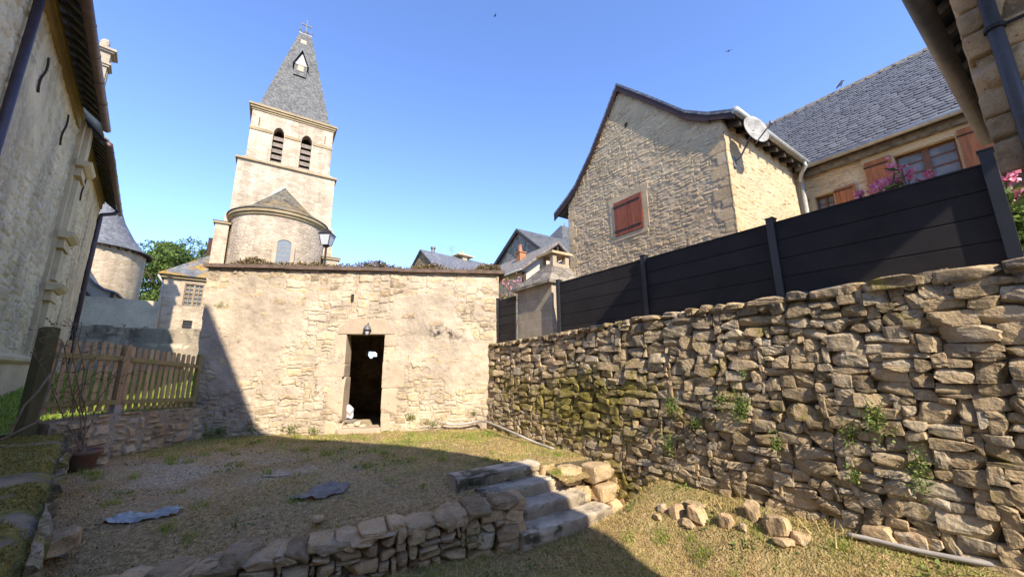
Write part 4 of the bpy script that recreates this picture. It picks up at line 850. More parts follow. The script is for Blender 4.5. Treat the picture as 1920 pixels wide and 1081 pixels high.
# superposed pilasters
mb = Mb(); pu0, pu1 = 15.0, 15.75
mb.box(LB, pu0 - 0.1, pu1 + 0.1, lp_ - 0.10, lp_ + 0.1, rel(0.3), LT + 0.02)
for (za, zb2, w) in ((0.3, 1.75, 0.13), (2.30, 3.1, 0.15), (3.65, 5.1, 0.12), (5.65, 6.7, 0.12)): mb.box(LB, pu0 + w, pu1 - w, lp_ - 0.20, lp_ - 0.101, rel(za), rel(zb2))
build('pilaster', mb, M['ltrim'], mn)
for zc_ in (1.95, 3.35, 5.4):
    mb = Mb(); mb.box(LB, pu0 - 0.06, pu1 + 0.06, lp_ - 0.24, lp_ - 0.101, rel(zc_ - 0.22), rel(zc_ - 0.15)); mb.box(LB, pu0, pu1, lp_ - 0.22, lp_ - 0.102, rel(zc_ - 0.149), rel(zc_ + 0.04)); mb.side(LB, [(lp_ - 0.101, rel(zc_ + 0.041)), (lp_ - 0.26, rel(zc_ + 0.041)), (lp_ - 0.36, rel(zc_ + 0.12)), (lp_ - 0.40, rel(zc_ + 0.2)), (lp_ - 0.101, rel(zc_ + 0.24))], pu0 - 0.16, pu1 + 0.16); build('capital', mb, M['ltrim'], mn)
mb = Mb(); mb.side(LB, [(lp_ + 0.1, rel(0.14)), (lp_ - 0.10, rel(0.14)), (lp_ - 0.16, rel(0.20)), (lp_ - 0.16, rel(0.27)), (lp_ - 0.04, rel(0.36)), (lp_ + 0.1, rel(0.36))], 6.0, 15.95); mb.box(LB, 6.0, 15.9, lp_ - 0.07, lp_ + 0.1, zb_, rel(0.138)); build('plinth', mb, M['ltrim'], mn)
for (u, w, za, zb2) in ((18.4, 0.30, 1.2, 2.9), (19.6, 0.26, 3.3, 6.0), (20.5, 0.22, 1.4, 2.8)):
    mb = Mb(); mb.box(LB, u, u + w, lp_ - 0.035, lp_ + 0.05, rel(za), rel(zb2)); build('stone_strip', mb, M['ltrim'], mn)
for (x, y) in ((80, 140), (119.5, 243), (155, 353)):
    u, z = onfr(LB, x, y, lp_ - 0.04); q = np.linspace(-1, 1, 15); hh = 0.42 if y > 150 else 0.40
    mb = Mb(); mb.tube(LB.p(u + 0.10 * np.sin(q * 2.9), np.full(15, lp_ - 0.05), z + q * hh), 0.019, 8); build('anchor_iron', mb, M['rust'], mn, True)
ua, za = onfr(LB, 75, 0, lp_ - 0.10); mb = Mb(); mb.tube([LB.p(ua, lp_ - 0.10, rel(6.5)), LB.p(ua, lp_ - 0.10, rel(-0.4))], 0.06, 12); build('downpipe', mb, M['purple'], mn, True)
mb = Mb(); mb.tube([LB.p(21.9, 1.66, rel(6.45)), LB.p(21.9, 1.75, rel(6.30)), LB.p(21.8, lp_ - 0.10, rel(6.12)), LB.p(21.75, lp_ - 0.09, rel(5.9)), LB.p(21.6, lp_ - 0.09, rel(0.2))], 0.075, 12); build('downpipe', mb, M['purple'], mn, True)
# carved stone dormer rising over the eave
uD = 17.2
t_ = np.array([0, 0, 0]); pD = atr(187, 122, 21.5); uD, dD = LB.inv(pD[0], pD[1]); zD = pD[2]
cm = thing('carved_dormer', 'pale carved stone dormer top with a scroll rising over the mansion eave', 'dormer', LB.p(uD, dD, rel(7.2)))
mb = Mb(); mb.box(LB, uD - 0.20, uD + 0.20, dD - 0.2, dD + 0.3, rel(7.0), zD - 0.1); mb.box(LB, uD - 0.14, uD + 0.14, dD - 0.23, dD - 0.201, zD - 1.0, zD - 0.25); build('dormer_body', mb, M['rend'], cm)
mb = Mb()
for k, (e, a, b) in enumerate(((0.05, -0.098, -0.03), (0.09, -0.028, 0.05), (0.02, 0.052, 0.46), (0.10, 0.462, 0.52), (0.16, 0.522, 0.60))): mb.box(LB, uD - 0.2 - e, uD + 0.2 + e, dD - 0.2 - e, dD + 0.3 + e, zD + a, zD + b)
build('cornice', mb, M['rend'], cm)
mb = Mb(); V, F, tt = rocks(LB.p([uD - 0.04, uD + 0.05], [dD, dD], [zD + 0.74, zD + 0.95]), [[0.15, 0.14, 0.16], [0.12, 0.12, 0.12]], np.array([LB.U, LB.D, [0, 0, 1]]), 6, n=6, k=4); mb.add(V, F); build('scroll', mb, M['rend'], cm)

# ================================================================== GARDEN WALLS, ROUND TOWER, LEAN-TO, CORNER HOUSE
def q_(x, y, d): return onfr(Q, x, y, d)
mb = hfwall(Q, -4.25, 2.5, rel(-0.5), rel(1.72), 21.9, 0.06, chooser((5, 6, 8), (3, 4, 5)), 0.1, 0.08, 41, relief=0.02, joint=0.01, rad=0.04, plaster=lambda u, z: sm(0.35, 0.5, fbm(u * 0.8, z * 0.8, 93, 3) + 0.2), stain=lambda u, z: np.clip(0.8 * sm(0.45, 0.7, fbm(u * 3.0, z * 0.35, 94, 4)) * sm(rel(0.2), rel(1.7), z), 0, 0.8), mask=lambda u, z: z < rel(1.72) - 0.03 * u * 0.5 - 0.10 * vnoise(u * 2, 0 * u, 95))
mb.box(Q, -4.25, 2.5, 21.93, 22.3, rel(-0.5), rel(1.58)); tag(build('garden_wall', mb, M['grey_rend']), 'streaky grey rendered wall behind the picket fence', 'wall')
mb = Mb(); mb.box(Q, -5.4, -1.72, 26.5, 26.9, rel(0), rel(3.42)); u0, z0 = -3.4, 0; tag(build('garden_wall', mb, M['grey_rend']), 'higher beige wall between the round tower and the corner house', 'wall')
# lean-to house left of the tower
lt = thing('lean_to_house', 'pale rendered lean-to with a small slate roof at the foot of the round tower', 'house', Q.p(-5.2, 29, rel(0)))
mb = Mb(); mb.prism(Q, [(-7.5, rel(0)), (-3.62, rel(0)), (-3.62, rel(3.92)), (-3.95, rel(3.98)), (-4.35, rel(4.25)), (-4.8, rel(4.75)), (-5.3, rel(5.6)), (-7.5, rel(6.5))], 28, 31); build('wall', mb, M['rend'], lt)
mb = Mb(); pl_ = [(-3.5, 3.93), (-4.0, 4.07), (-4.4, 4.36), (-4.85, 4.9), (-5.35, 5.75), (-7.5, 8.2)]; mb.prism(Q, [(u, rel(z)) for u, z in pl_] + [(u, rel(z - 0.1)) for u, z in pl_[::-1]], 27.85, 32); build('roof', mb, M['slate_blue'], lt)
mb = Mb(); mb.box(Q, -3.74, -3.62, 27.9, 27.995, rel(1.9), rel(3.85)); build('timber_edge', mb, M['barge'], lt)
mb = Mb(); a = q_(148, 533, 27.9); mb.tube([Q.p(a[0], 28, a[1]), Q.p(a[0], 27.6, a[1] - 0.05), Q.p(a[0] + 0.02, 27.5, a[1] + 0.12)], 0.05, 8); build('wall_lamp', mb, M['iron'], lt)
an = thing('brown_shed', 'brown rubble shed with a sloping top beside the mansion corner', 'shed', Q.p(-4.9, 27.2, rel(0)))
mb = Mb(); mb.prism(Q, [(-6.5, rel(0)), (-4.02, rel(0)), (-4.02, rel(2.95)), (-4.85, rel(4.1)), (-6.5, rel(4.9))], 27.0, 27.85); build('wall', mb, M['brownwall'], an)
mb = Mb(); a = q_(150, 600, 26.99); mb.box(Q, a[0] - 0.22, a[0] + 0.22, 26.985, 27.05, a[1] - 0.25, a[1] + 0.07); build('opening', mb, M['rust'], an)
mb = Mb(); mb.prism(Q, [(-4.0, rel(2.97)), (-4.85, rel(4.13)), (-6.5, rel(4.93)), (-6.5, rel(5.0)), (-4.83, rel(4.2)), (-3.96, rel(3.0))], 26.95, 27.9); build('verge', mb, M['barge'], an)
# round tower
rt_ = thing('round_tower', 'pale round stone tower with a flared blue slate cone roof', 'tower', atr(200, 600, 1) * 0 + np.array([36 * math.sin(math.radians(-49.4)), 36 * math.cos(math.radians(-49.4)), rel(0)]))
tcx = ORG[rt_].copy(); tcx[2] = 0; TR = 2.45
mb = Mb(); mb.lathe(tcx, [(TR, rel(0)), (TR, rel(7.62))], 64); build('tower_wall', mb, M['tower'], rt_, True)
mb = Mb(); mb.lathe(tcx, [(TR + 0.36, rel(7.56)), (TR - 0.1, rel(7.8)), (1.7, rel(8.7)), (1.15, rel(9.7)), (0.72, rel(10.9)), (0.3, rel(12.7)), (0.02, rel(14.2))], 64); mb.lathe(tcx, [(TR - 0.02, rel(7.60)), (TR + 0.35, rel(7.53)), (TR + 0.36, rel(7.56))], 64); build('cone_roof', mb, M['slate_blue'], rt_, True)
mb = Mb()
for i in range(40):
    th = i * 2 * math.pi / 40; c_, s_2 = math.cos(th), math.sin(th); P0 = tcx + np.array([s_2 * (TR - 0.05), c_ * (TR - 0.05), rel(7.50)]); P1 = tcx + np.array([s_2 * (TR + 0.30), c_ * (TR + 0.30), rel(7.45)]); mb.tube([P0, P1], 0.055, 6)
build('rafter_ends', mb, M['rust'], rt_)
tw = atr(193, 471, 1); azw = math.atan2(tw[0], tw[1]); mb = Mb()
ca = math.radians(-49.4) + math.pi + 0.0
for k in range(1):
    th0 = math.degrees(ca) + 8; mb.lathe(tcx, [(TR + 0.015, rel(6.55)), (TR + 0.03, rel(6.6)), (TR + 0.03, rel(7.0)), (TR + 0.015, rel(7.02))], 6, th0, th0 + 13)
build('blocked_window', mb, M['rend'], rt_)
# corner house
chs = thing('corner_house', 'small cream house with an orange lichened slate roof beside the outbuilding', 'house', Q.p(0.5, 29, rel(0)))
cd = 27.0
mb = Mb(); w1 = (-0.88, -0.07, rel(3.35), rel(4.56)); w2 = (-0.73, -0.33, rel(2.05), rel(2.56)); L_, R_ = -1.78, 3.0
zz = [rel(-0.5), w2[2], w2[3], w1[2], w1[3], rel(4.80)]
mb.box(Q, L_, R_, cd, cd + 0.3, zz[0], zz[1]); mb.box(Q, L_, w2[0], cd, cd + 0.3, zz[1], zz[2]); mb.box(Q, w2[1], R_, cd, cd + 0.3, zz[1], zz[2]); mb.box(Q, L_, R_, cd, cd + 0.3, zz[2], zz[3]); mb.box(Q, L_, w1[0], cd, cd + 0.3, zz[3], zz[4]); mb.box(Q, w1[1], R_, cd, cd + 0.3, zz[3], zz[4]); mb.box(Q, L_, R_, cd, cd + 0.3, zz[4], zz[5]); mb.box(Q, L_, R_, cd + 0.31, cd + 5, zz[0], zz[5])
build('wall', mb, M['church'], chs)
mb = Mb(); mb.box(Q, L_ - 0.16, R_ + 0.16, cd - 0.16, cd + 5.2, rel(4.805), rel(4.95)); build('cornice', mb, M['churchtrim'], chs)
mb = Mb(); A = Q.p([L_ - 0.3, R_ + 0.3, R_ + 0.3, L_ - 0.3], [cd - 0.3, cd - 0.3, cd + 5.3, cd + 5.3], [rel(4.955)] * 4); Bq = Q.p([0.5, 1.0, 1.0, 0.5], [cd + 2.3, cd + 2.3, cd + 2.7, cd + 2.7], [rel(7.25)] * 4); mb.loft(A, Bq); build('roof', mb, M['slate_lichen'], chs)
def far_window(fr, w, d, parent, frame_mat, nx=4, nz=5):
    mb = Mb(); a, b, z0, z1 = w
    for i in range(nx + 1): u = a + (b - a) * i / nx; r = 0.018 if i not in (0, nx // 2, nx) else 0.045; mb.box(fr, u - r, u + r, d + 0.05, d + 0.10, z0, z1)
    for i in range(nz + 1): z = z0 + (z1 - z0) * i / nz; mb.box(fr, a, b, d + 0.045, d + 0.08, z - 0.018, z + 0.018)
    o = build('window_frame', mb, frame_mat, parent); mg = Mb(); mg.box(fr, a, b, d + 0.12, d + 0.13, z0, z1); build('pane', mg, M['glass'], o)
far_window(Q, w1, cd, chs, M['churchtrim']); far_window(Q, w2, cd, chs, M['iron'], 4, 3)
mb = Mb(); a, b, z0, z1 = w1; mb.box(Q, a - 0.18, b + 0.18, cd - 0.03, cd - 0.001, z1 + 0.06, z1 + 0.16); mb.box(Q, a - 0.18, a - 0.01, cd - 0.025, cd - 0.001, z0, z1 + 0.058); mb.box(Q, b + 0.01, b + 0.18, cd - 0.025, cd - 0.001, z0, z1 + 0.058); build('window_surround', mb, M['dress'], chs)
mb = Mb(); mb.tube([Q.p(L_ - 0.25, cd - 0.2, rel(4.9)), Q.p(L_ - 0.02, cd - 0.06, rel(4.5)), Q.p(L_ - 0.02, cd - 0.06, rel(1.0))], 0.05, 8); build('downpipe', mb, M['zinc'], chs, True)

# ================================================================== CHURCH
ch = thing('village_church', 'tall pale church tower with a grey slate spire and a round apse below', 'church', K.p(0, 30, -0.6))
kd = 28.0
def tower_box(mb, hw, dep0, dep1, z0, z1): mb.box(K, -hw, hw, dep0, dep1, z0, z1)
mb = Mb(); zl, zs, zc2 = rel(9.55), rel(13.30), rel(17.2)
tower_box(mb, 3.08, kd - 0.06, kd + 6.2, -0.6, zl - 0.12); mb.loft(K.p([-3.08, 3.08, 3.08, -3.08], [kd - 0.06, kd - 0.06, kd + 6.2, kd + 6.2], [zl - 0.118] * 4), K.p([-2.87, 2.87, 2.87, -2.87], [kd - 0.0, kd, kd + 6.0, kd + 6.0], [zl + 0.15] * 4))
tower_box(mb, 2.87, kd, kd + 6.0, zl + 0.152, zs); build('tower_shaft', mb, M['church'], ch)
mb = Mb(); tower_box(mb, 3.0, kd - 0.14, kd + 6.14, zs + 0.002, zs + 0.13); build('string_course', mb, M['churchtrim'], ch)
mb = Mb(); mb.loft(K.p([-2.9, 2.9, 2.9, -2.9], [kd + 0.0, kd, kd + 6.0, kd + 6.0], [zs + 0.132] * 4), K.p([-2.55, 2.55, 2.55, -2.55], [kd + 0.30, kd + 0.30, kd + 5.7, kd + 5.7], [zs + 0.42] * 4)); build('weathering', mb, M['church'], ch)
# belfry with two arched openings
bf = kd + 0.25; hw = 2.5; ops = ((-1.17, -0.53), (0.52, 1.19)); oz0, ozs, ozt = rel(13.55), rel(15.80), rel(16.35)
mb = Mb()
def arch_wall(mb, fr, hw, d0, d1, z0, z1, ops, oz0, ozs, ozt):
    edges = [-hw] + [e for o in ops for e in o] + [hw]
    for i in range(0, len(edges), 2): mb.box(fr, edges[i], edges[i + 1], d0, d1, z0, z1)
    for a, b in ops:
        if oz0 > z0: mb.box(fr, a, b, d0, d1, z0, oz0)
        q = np.linspace(0, math.pi, 13); c = (a + b) / 2; r = (b - a) / 2
        arc = [(c - r * math.cos(x), ozs + (ozt - ozs) * math.sin(x)) for x in q]
        for (x0, y0), (x1, y1) in zip(arc[:-1], arc[1:]): mb.prism(fr, [(x0, y0), (x1, y1), (x1, z1), (x0, z1)], d0, d1)
arch_wall(mb, K, hw, bf, bf + 0.6, zs + 0.40, zc2, ops, oz0, ozs, ozt)
mb.box(K, -hw, -hw + 0.6, bf + 0.6, bf + 5.4, zs + 0.4, zc2); mb.box(K, hw - 0.6, hw, bf + 0.6, bf + 5.4, zs + 0.4, zc2); mb.box(K, -hw, hw, bf + 5.4, bf + 5.6, zs + 0.4, zc2); mb.box(K, -hw + 0.6, hw - 0.6, bf + 0.6, bf + 5.4, zs + 0.4, zs + 0.5)
build('belfry', mb, M['church'], ch)
mb = Mb(); e_ = [(-hw - 0.03, ops[0][0] - 0.05), (ops[0][1] + 0.05, ops[1][0] - 0.05), (ops[1][1] + 0.05, hw + 0.03)]
for a, b in e_: mb.box(K, a, b, bf - 0.05, bf + 0.1, rel(15.72), rel(15.92))
mb.box(K, -hw - 0.03, -hw + 0.1, bf + 0.101, bf + 5.6, rel(15.72), rel(15.92)); build('impost_band', mb, M['churchtrim'], ch)
for a, b in ops:
    mb = Mb(); z = oz0 + 0.02
    while z < ozt - 0.5: mb.side(K, [(bf + 0.12, z), (bf + 0.16, z), (bf + 0.30, z + 0.36), (bf + 0.26, z + 0.36)], a + 0.005, b - 0.005, tint=0.5); z += 0.46
    build('louvres', mb, plain_mat('grey_louvre', (0.16, 0.13, 0.10), 0.85, 0.4, 6, 0.4), ch)
for u, z in ((-2.05, 16.4), (2.0, 16.4)):
    mb = Mb(); mb.box(K, u - 0.02, u + 0.02, bf - 0.035, bf + 0.02, rel(z - 0.3), rel(z + 0.3)); build('anchor_iron', mb, M['rust'], ch)
mb = Mb()
for k, (e, a, b) in enumerate(((0.06, 0.002, 0.12), (0.14, 0.122, 0.26), (0.22, 0.262, 0.40))): mb.box(K, -hw - e, hw + e, bf - e, bf + 5.5 + e, zc2 + a, zc2 + b)
build('cornice', mb, M['churchtrim'], ch)
# spire
sz0, sz1 = zc2 + 0.402, rel(26.5); cdp = bf + 2.75
mb = Mb()
ring = lambda w, wd, z: K.p([-w, w, w, -w], [cdp - wd, cdp - wd, cdp + wd, cdp + wd], [z] * 4)
prs = [(2.64, 2.80, sz0), (2.25, 2.45, sz0 + 0.17), (0.44, 0.44, sz1)]
for (a, b, z), (c, d_, z2) in zip(prs[:-1], prs[1:]): mb.loft(ring(a, b, z), ring(c, d_, z2))
build('spire', mb, M['slate'], ch)
mb = Mb(); mb.box(K, -0.46, 0.46, cdp - 0.46, cdp + 0.46, sz1 + 0.002, sz1 + 0.06)
for a, b in ((-1, -1), (1, -1), (1, 1), (-1, 1)): mb.lathe(K.p(a * 0.40, cdp + b * 0.40, sz1 + 0.06), [(0.07, 0), (0.05, 0.15), (0.10, 0.25), (0.04, 0.38), (0.0, 0.72)], 10)
mb.lathe(K.p(0, cdp, sz1 + 0.06), [(0.16, 0), (0.13, 0.35), (0.20, 0.5), (0.12, 0.62), (0.05, 0.7), (0.0, 0.72)], 14); build('spire_finials', mb, M['galv'], ch)
mb = Mb(); zx = sz1 + 0.75; mb.box(K, -0.035, 0.035, cdp - 0.035, cdp + 0.035, zx, zx + 0.95); mb.box(K, -0.30, 0.30, cdp - 0.03, cdp + 0.03, zx + 0.52, zx + 0.60)
for du_, dz_ in ((-0.31, 0.56), (0.31, 0.56), (0, 0.98)): mb.box(K, du_ - 0.06, du_ + 0.06, cdp - 0.032, cdp + 0.032, zx + dz_ - 0.06, zx + dz_ + 0.06)
build('cross', mb, M['darkzinc'], ch)
def spd(z): return cdp - (2.45 + (0.44 - 2.45) * (z - sz0 - 0.17) / (sz1 - sz0 - 0.17))
def spire_dormer(uc, z0, z1, zt, w, ov):
    dd = spd(z0) - 0.12; mb = Mb(); mb.prism(K, [(uc - w, z0), (uc + w, z0), (uc + w, z1), (uc, zt - 0.12), (uc - w, z1)], dd, dd + 1.6); o = build('spire_dormer', mb, M['slate'], ch)
    m2 = Mb(); m2.prism(K, [(uc - w - ov, z1 - 0.22), (uc, zt), (uc + w + ov, z1 - 0.22), (uc + w + ov, z1 - 0.12), (uc, zt + 0.1), (uc - w - ov, z1 - 0.12)], dd - 0.25, dd + 1.6); build('roof', m2, M['slate_blue'], o)
    m2 = Mb(); m2.prism(K, [(uc - w * 0.95, z1 - 0.1), (uc + w * 0.95, z1 - 0.1), (uc, zt - 0.16)], dd - 0.03, dd - 0.004); build('lead_gable', m2, M['galv'], o)
    m2 = Mb(); m2.box(K, uc - 0.2, uc + 0.2, dd - 0.03, dd - 0.004, z1 - 0.62, z1 - 0.14); build('hatch', m2, M['orange_tile'] if False else M['dress'], o)
spire_dormer(-0.06, rel(21.75), rel(22.75), rel(23.85), 0.42, 0.12)
mb = Mb(); dd = spd(rel(25.7)) - 0.06; mb.box(K, -0.28, 0.12, dd, dd + 0.3, rel(25.35), rel(25.75)); build('spire_hatch', mb, M['dress'], ch)
# apse
AR = 2.62; ac = K.p(-0.10, kd, 0)
mb = Mb(); th0, th1 = 57, 57 + 180; mb.lathe(ac, [(AR, -0.6), (AR, rel(8.95))], 48, th0, th1); build('apse_wall', mb, stone_mat('apse_stone', [(0.40, 0.31, 0.21), (0.52, 0.415, 0.29), (0.58, 0.46, 0.33)], mortar=(0.50, 0.40, 0.28), cell=(0.32, 0.15), jw=0.09, dirt=0.3, ns=6, cellbump=0.5), ch, True)
mb = Mb(); mb.lathe(ac, [(AR - 0.05, rel(8.90)), (AR + 0.10, rel(8.95)), (AR + 0.12, rel(9.08)), (AR + 0.22, rel(9.10)), (AR + 0.22, rel(9.27)), (AR - 0.1, rel(9.3))], 48, th0, th1); build('apse_cornice', mb, M['churchtrim'], ch)
mb = Mb(); A = []; mb.lathe(ac, [(AR + 0.28, rel(9.28)), (AR + 0.26, rel(9.33)), (1.9, rel(9.95)), (0.03, rel(11.85))], 48, th0, th1); build('apse_roof', mb, stone_mat('lauze_lichen', [(0.10, 0.09, 0.07), (0.17, 0.15, 0.115), (0.23, 0.19, 0.12)], mortar=(0.1, 0.085, 0.06), cell=(0.22, 0.16), ns=3, patch=0.25, patchcol=(0.36, 0.24, 0.09)), ch)
mb = Mb(); mb.tube([K.p(-0.1, kd - 0.08, rel(11.92)), K.p(-1.85, kd - 0.08, rel(10.05))], 0.05, 8); build('flashing', mb, M['lead'], ch)
uw_, zw0 = onfr(K, 521, 487, kd - AR); uw1, zw1 = onfr(K, 543, 452, kd - AR); uwc = (uw_ + uw1) / 2; wdt = 0.36
dw = kd - AR - 0.10
mb = Mb(); q = np.linspace(0, math.pi, 11); arc = [(uwc - wdt * math.cos(x), zw1 - 0.22 + 0.22 * math.sin(x)) for x in q]
mb.prism(K, [(uwc - wdt, zw0 - 0.6)] + arc + [(uwc + wdt, zw0 - 0.6)], dw, dw + 0.05); ow = build('apse_window', mb, M['lampglass'] if False else plain_mat('leaded_glass', (0.17, 0.19, 0.19), 0.3, 0.3, 12, 0.1, 0.5), ch)
mb = Mb()
for s_3 in (-1, 1): mb.box(K, *(sorted((uwc + s_3 * wdt, uwc + s_3 * (wdt + 0.2)))), dw - 0.04, dw + 0.35, zw0 - 0.6, zw1 - 0.22)
for (x0, y0), (x1, y1) in zip(arc[:-1], arc[1:]): k1 = 1.5; mb.prism(K, [(x0, y0), (x1, y1), (uwc + (x1 - uwc) * k1, zw1 - 0.22 + (y1 - zw1 + 0.22) * 1.9), (uwc + (x0 - uwc) * k1, zw1 - 0.22 + (y0 - zw1 + 0.22) * 1.9)], dw - 0.04, dw + 0.35)
for k in range(1, 5): mb.box(K, uwc - wdt, uwc + wdt, dw - 0.012, dw - 0.002, zw0 - 0.3 + k * 0.28, zw0 - 0.28 + k * 0.28)
build('window_surround', mb, M['dress'], ow)
# buttresses either side of the apse
for (a, b, zt_, cap) in ((-3.36, -2.70, rel(8.45), True), (2.55, 3.45, rel(7.1), False)):
    mb = Mb(); mb.box(K, a, b, kd - 0.9, kd - 0.061, -0.6, zt_); build('buttress', mb, M['church'], ch)
    mb = Mb(); mb.box(K, a - 0.10, b + 0.10, kd - 1.0, kd - 0.055, zt_ + 0.002, zt_ + 0.14); mb.side(K, [(kd - 1.04, zt_ + 0.142), (kd - 0.058, zt_ + 0.142), (kd - 0.058, zt_ + 0.45)], a - 0.14, b + 0.14); build('buttress_cap', mb, M['churchtrim'], ch)
mb = Mb(); mb.box(K, -3.75, -3.38, kd + 0.6, kd + 1.3, rel(5.0), rel(7.9)); build('side_shed', mb, M['rust'], ch)

# street lamp behind the outbuilding
LPp = atr(613, 447, 14.6)
t = thing('street_lamp', 'black four sided street lamp rising behind the outbuilding in front of the apse', 'street lamp', [LPp[0], LPp[1], -0.65])
mb = Mb(); mb.tube([LPp * [1, 1, 0] + [0, 0, -0.65], LPp + [0, 0, -0.28]], 0.035, 10); mb.lathe(LPp + [0, 0, -0.34], [(0.03, 0), (0.06, 0.02), (0.06, 0.05), (0.11, 0.06), (0.12, 0.08)], 12); build('pole', mb, M['iron'], t)
def frust(mb, c, w0, w1, z0, z1):
    sq = lambda w, z: np.array([c + [a * w, b * w, z] for a, b in ((-1, -1), (1, -1), (1, 1), (-1, 1))]); mb.loft(sq(w0, z0), sq(w1, z1))
mb = Mb(); frust(mb, LPp, 0.115, 0.19, -0.245, 0.12); build('lantern_glass', mb, M['lampglass'], t)
mb = Mb()
for a, b in ((-1, -1), (1, -1), (1, 1), (-1, 1)): mb.tube([LPp + [a * 0.12, b * 0.12, -0.25], LPp + [a * 0.195, b * 0.195, 0.125]], 0.013, 6)
frust(mb, LPp, 0.225, 0.20, 0.125, 0.15); frust(mb, LPp, 0.20, 0.09, 0.152, 0.26); frust(mb, LPp, 0.10, 0.06, 0.262, 0.32); build('lantern_frame', mb, M['iron'], t)

# ================================================================== DISTANT HOUSES BETWEEN OUTBUILDING AND GABLE
SA = Fr(48)
hA = thing('slate_roof_house', 'long low slate roof showing just over the outbuilding, with small chimneys', 'house', SA.p(0, 25, -0.65))
da = 21.0; ua, za = onfr(SA, 788.5, 470, da + 2.5); ub, zb3 = onfr(SA, 936, 501, da + 2.5); zr = (za + zb3) / 2
mb = Mb(); mb.side(SA, [(da, -0.65), (da + 5, -0.65), (da + 5, zr - 2.0), (da + 2.5, zr - 0.08), (da, zr - 2.0)], ua + 0.1, ub + 6); build('wall', mb, M['brownwall'], hA)
mb = Mb(); mb.side(SA, [(da - 0.3, zr - 2.2), (da + 2.5, zr), (da + 5.3, zr - 2.2), (da + 5.3, zr - 2.1), (da + 2.5, zr + 0.10), (da - 0.3, zr - 2.1)], ua - 0.05, ub + 6); build('roof', mb, M['slate_blue'], hA)
for (x, y, kind) in ((812, 468, 'pot'), (868, 479, 'flat')):
    a, z = onfr(SA, x, y, da + 2.6); mb = Mb()
    if kind == 'pot': mb.lathe(SA.p(a, da + 2.6, 0), [(0.14, zr), (0.14, z + 0.05), (0.19, z + 0.06), (0.19, z + 0.2), (0.0, z + 0.26)], 12)
    else: mb.box(SA, a - 0.2, a + 0.2, da + 2.3, da + 2.9, zr - 0.2, z + 0.08); mb.box(SA, a - 0.75, a + 0.75, da + 2.1, da + 3.0, z - 0.12, z - 0.04); mb.lathe(SA.p(a - 0.05, da + 2.6, z + 0.08), [(0.12, 0), (0.1, 0.25), (0, 0.26)], 10)
    build('chimney', mb, M['galv'] if kind == 'pot' else M['ltrim'], hA)
a, z = onfr(SA, 847, 480, da + 2.6); mb = Mb(); mb.tube([SA.p(a, da + 2.6, zr), SA.p(a, da + 2.6, zr + 0.9)], 0.018, 6)
for k in range(3): mb.tube([SA.p(a - 0.3, da + 2.6, zr + 0.5 + k * 0.18), SA.p(a + 0.3, da + 2.6, zr + 0.5 + k * 0.18)], 0.012, 5)
build('aerial', mb, M['galv'], hA)

hB = thing('tall_gabled_house', 'grey rubble gable under a steep slate roof behind the clay chimney', 'house', G.p(-26, 20, -0.65))
db = 17.0; xa = onfr(G, 972.4, 432, db); xl = onfr(G, 926, 497, db); xr = onfr(G, 1016.5, 466, db); sl_ = (xa[1] - xr[1]) / (xr[0] - xa[0]); xr2 = (xa[0] + 5.2, xa[1] - sl_ * 5.2); xl2 = (xl[0] - 1.0, xl[1] - 0.9)
mb = Mb(); mb.prism(G, [(xl2[0] + 0.3, -0.65), (xr2[0] - 0.2, -0.65), (xr2[0] - 0.2, xr2[1]), (xa[0], xa[1] - 0.15), (xl2[0] + 0.3, xl2[1])], db, db + 9); build('gable_wall', mb, stone_mat('grey_rubble', [(0.17, 0.15, 0.125), (0.30, 0.27, 0.22), (0.38, 0.34, 0.28)], mortar=(0.2, 0.18, 0.15), cell=(0.32, 0.2)), hB)
mb = Mb(); mb.prism(G, [xl2, xa, xr2, (xr2[0], xr2[1] + 0.12), (xa[0], xa[1] + 0.14), (xl2[0], xl2[1] + 0.12)], db - 0.25, db + 9.2); build('roof', mb, M['slate'], hB)
mb = Mb(); mb.prism(G, [xl2, xa, (xa[0], xa[1] - 0.28), (xl2[0], xl2[1] - 0.26)], db - 0.27, db - 0.251); mb.prism(G, [xa, xr2, (xr2[0], xr2[1] - 0.16), (xa[0], xa[1] - 0.18)], db - 0.27, db - 0.251); build('barge_board', mb, M['churchtrim'] if False else M['wood_dark'], hB)
hC = thing('hipped_roof_house', 'grey hipped slate roof left of the gable house, sunlit on one side', 'house', G.p(-25, 24, -0.65))
dc2 = 21.0; xc = onfr(G, 1051.5, 423, dc2 + 2.5)
mb = Mb(); A = G.p([xc[0] - 3.4, xc[0] + 3.0, xc[0] + 3.0, xc[0] - 3.4], [dc2, dc2, dc2 + 6, dc2 + 6], [xc[1] - 3.6] * 4); Bq = G.p([xc[0] - 0.1, xc[0] + 0.1, xc[0] + 0.1, xc[0] - 0.1], [dc2 + 2.5, dc2 + 2.5, dc2 + 3.5, dc2 + 3.5], [xc[1]] * 4); mb.loft(A, Bq); build('roof', mb, M['slate'], hC)
mb = Mb(); mb.box(G, xc[0] - 3.1, xc[0] + 2.7, dc2 + 0.3, dc2 + 5.7, -0.65, xc[1] - 3.61); build('wall', mb, M['brownwall'], hC)
mb = Mb(); mb.lathe(G.p(xc[0], dc2 + 3, xc[1]), [(0.12, 0), (0.1, 0.15), (0.03, 0.3), (0, 0.5)], 8); build('finial', mb, M['galv'], hC)

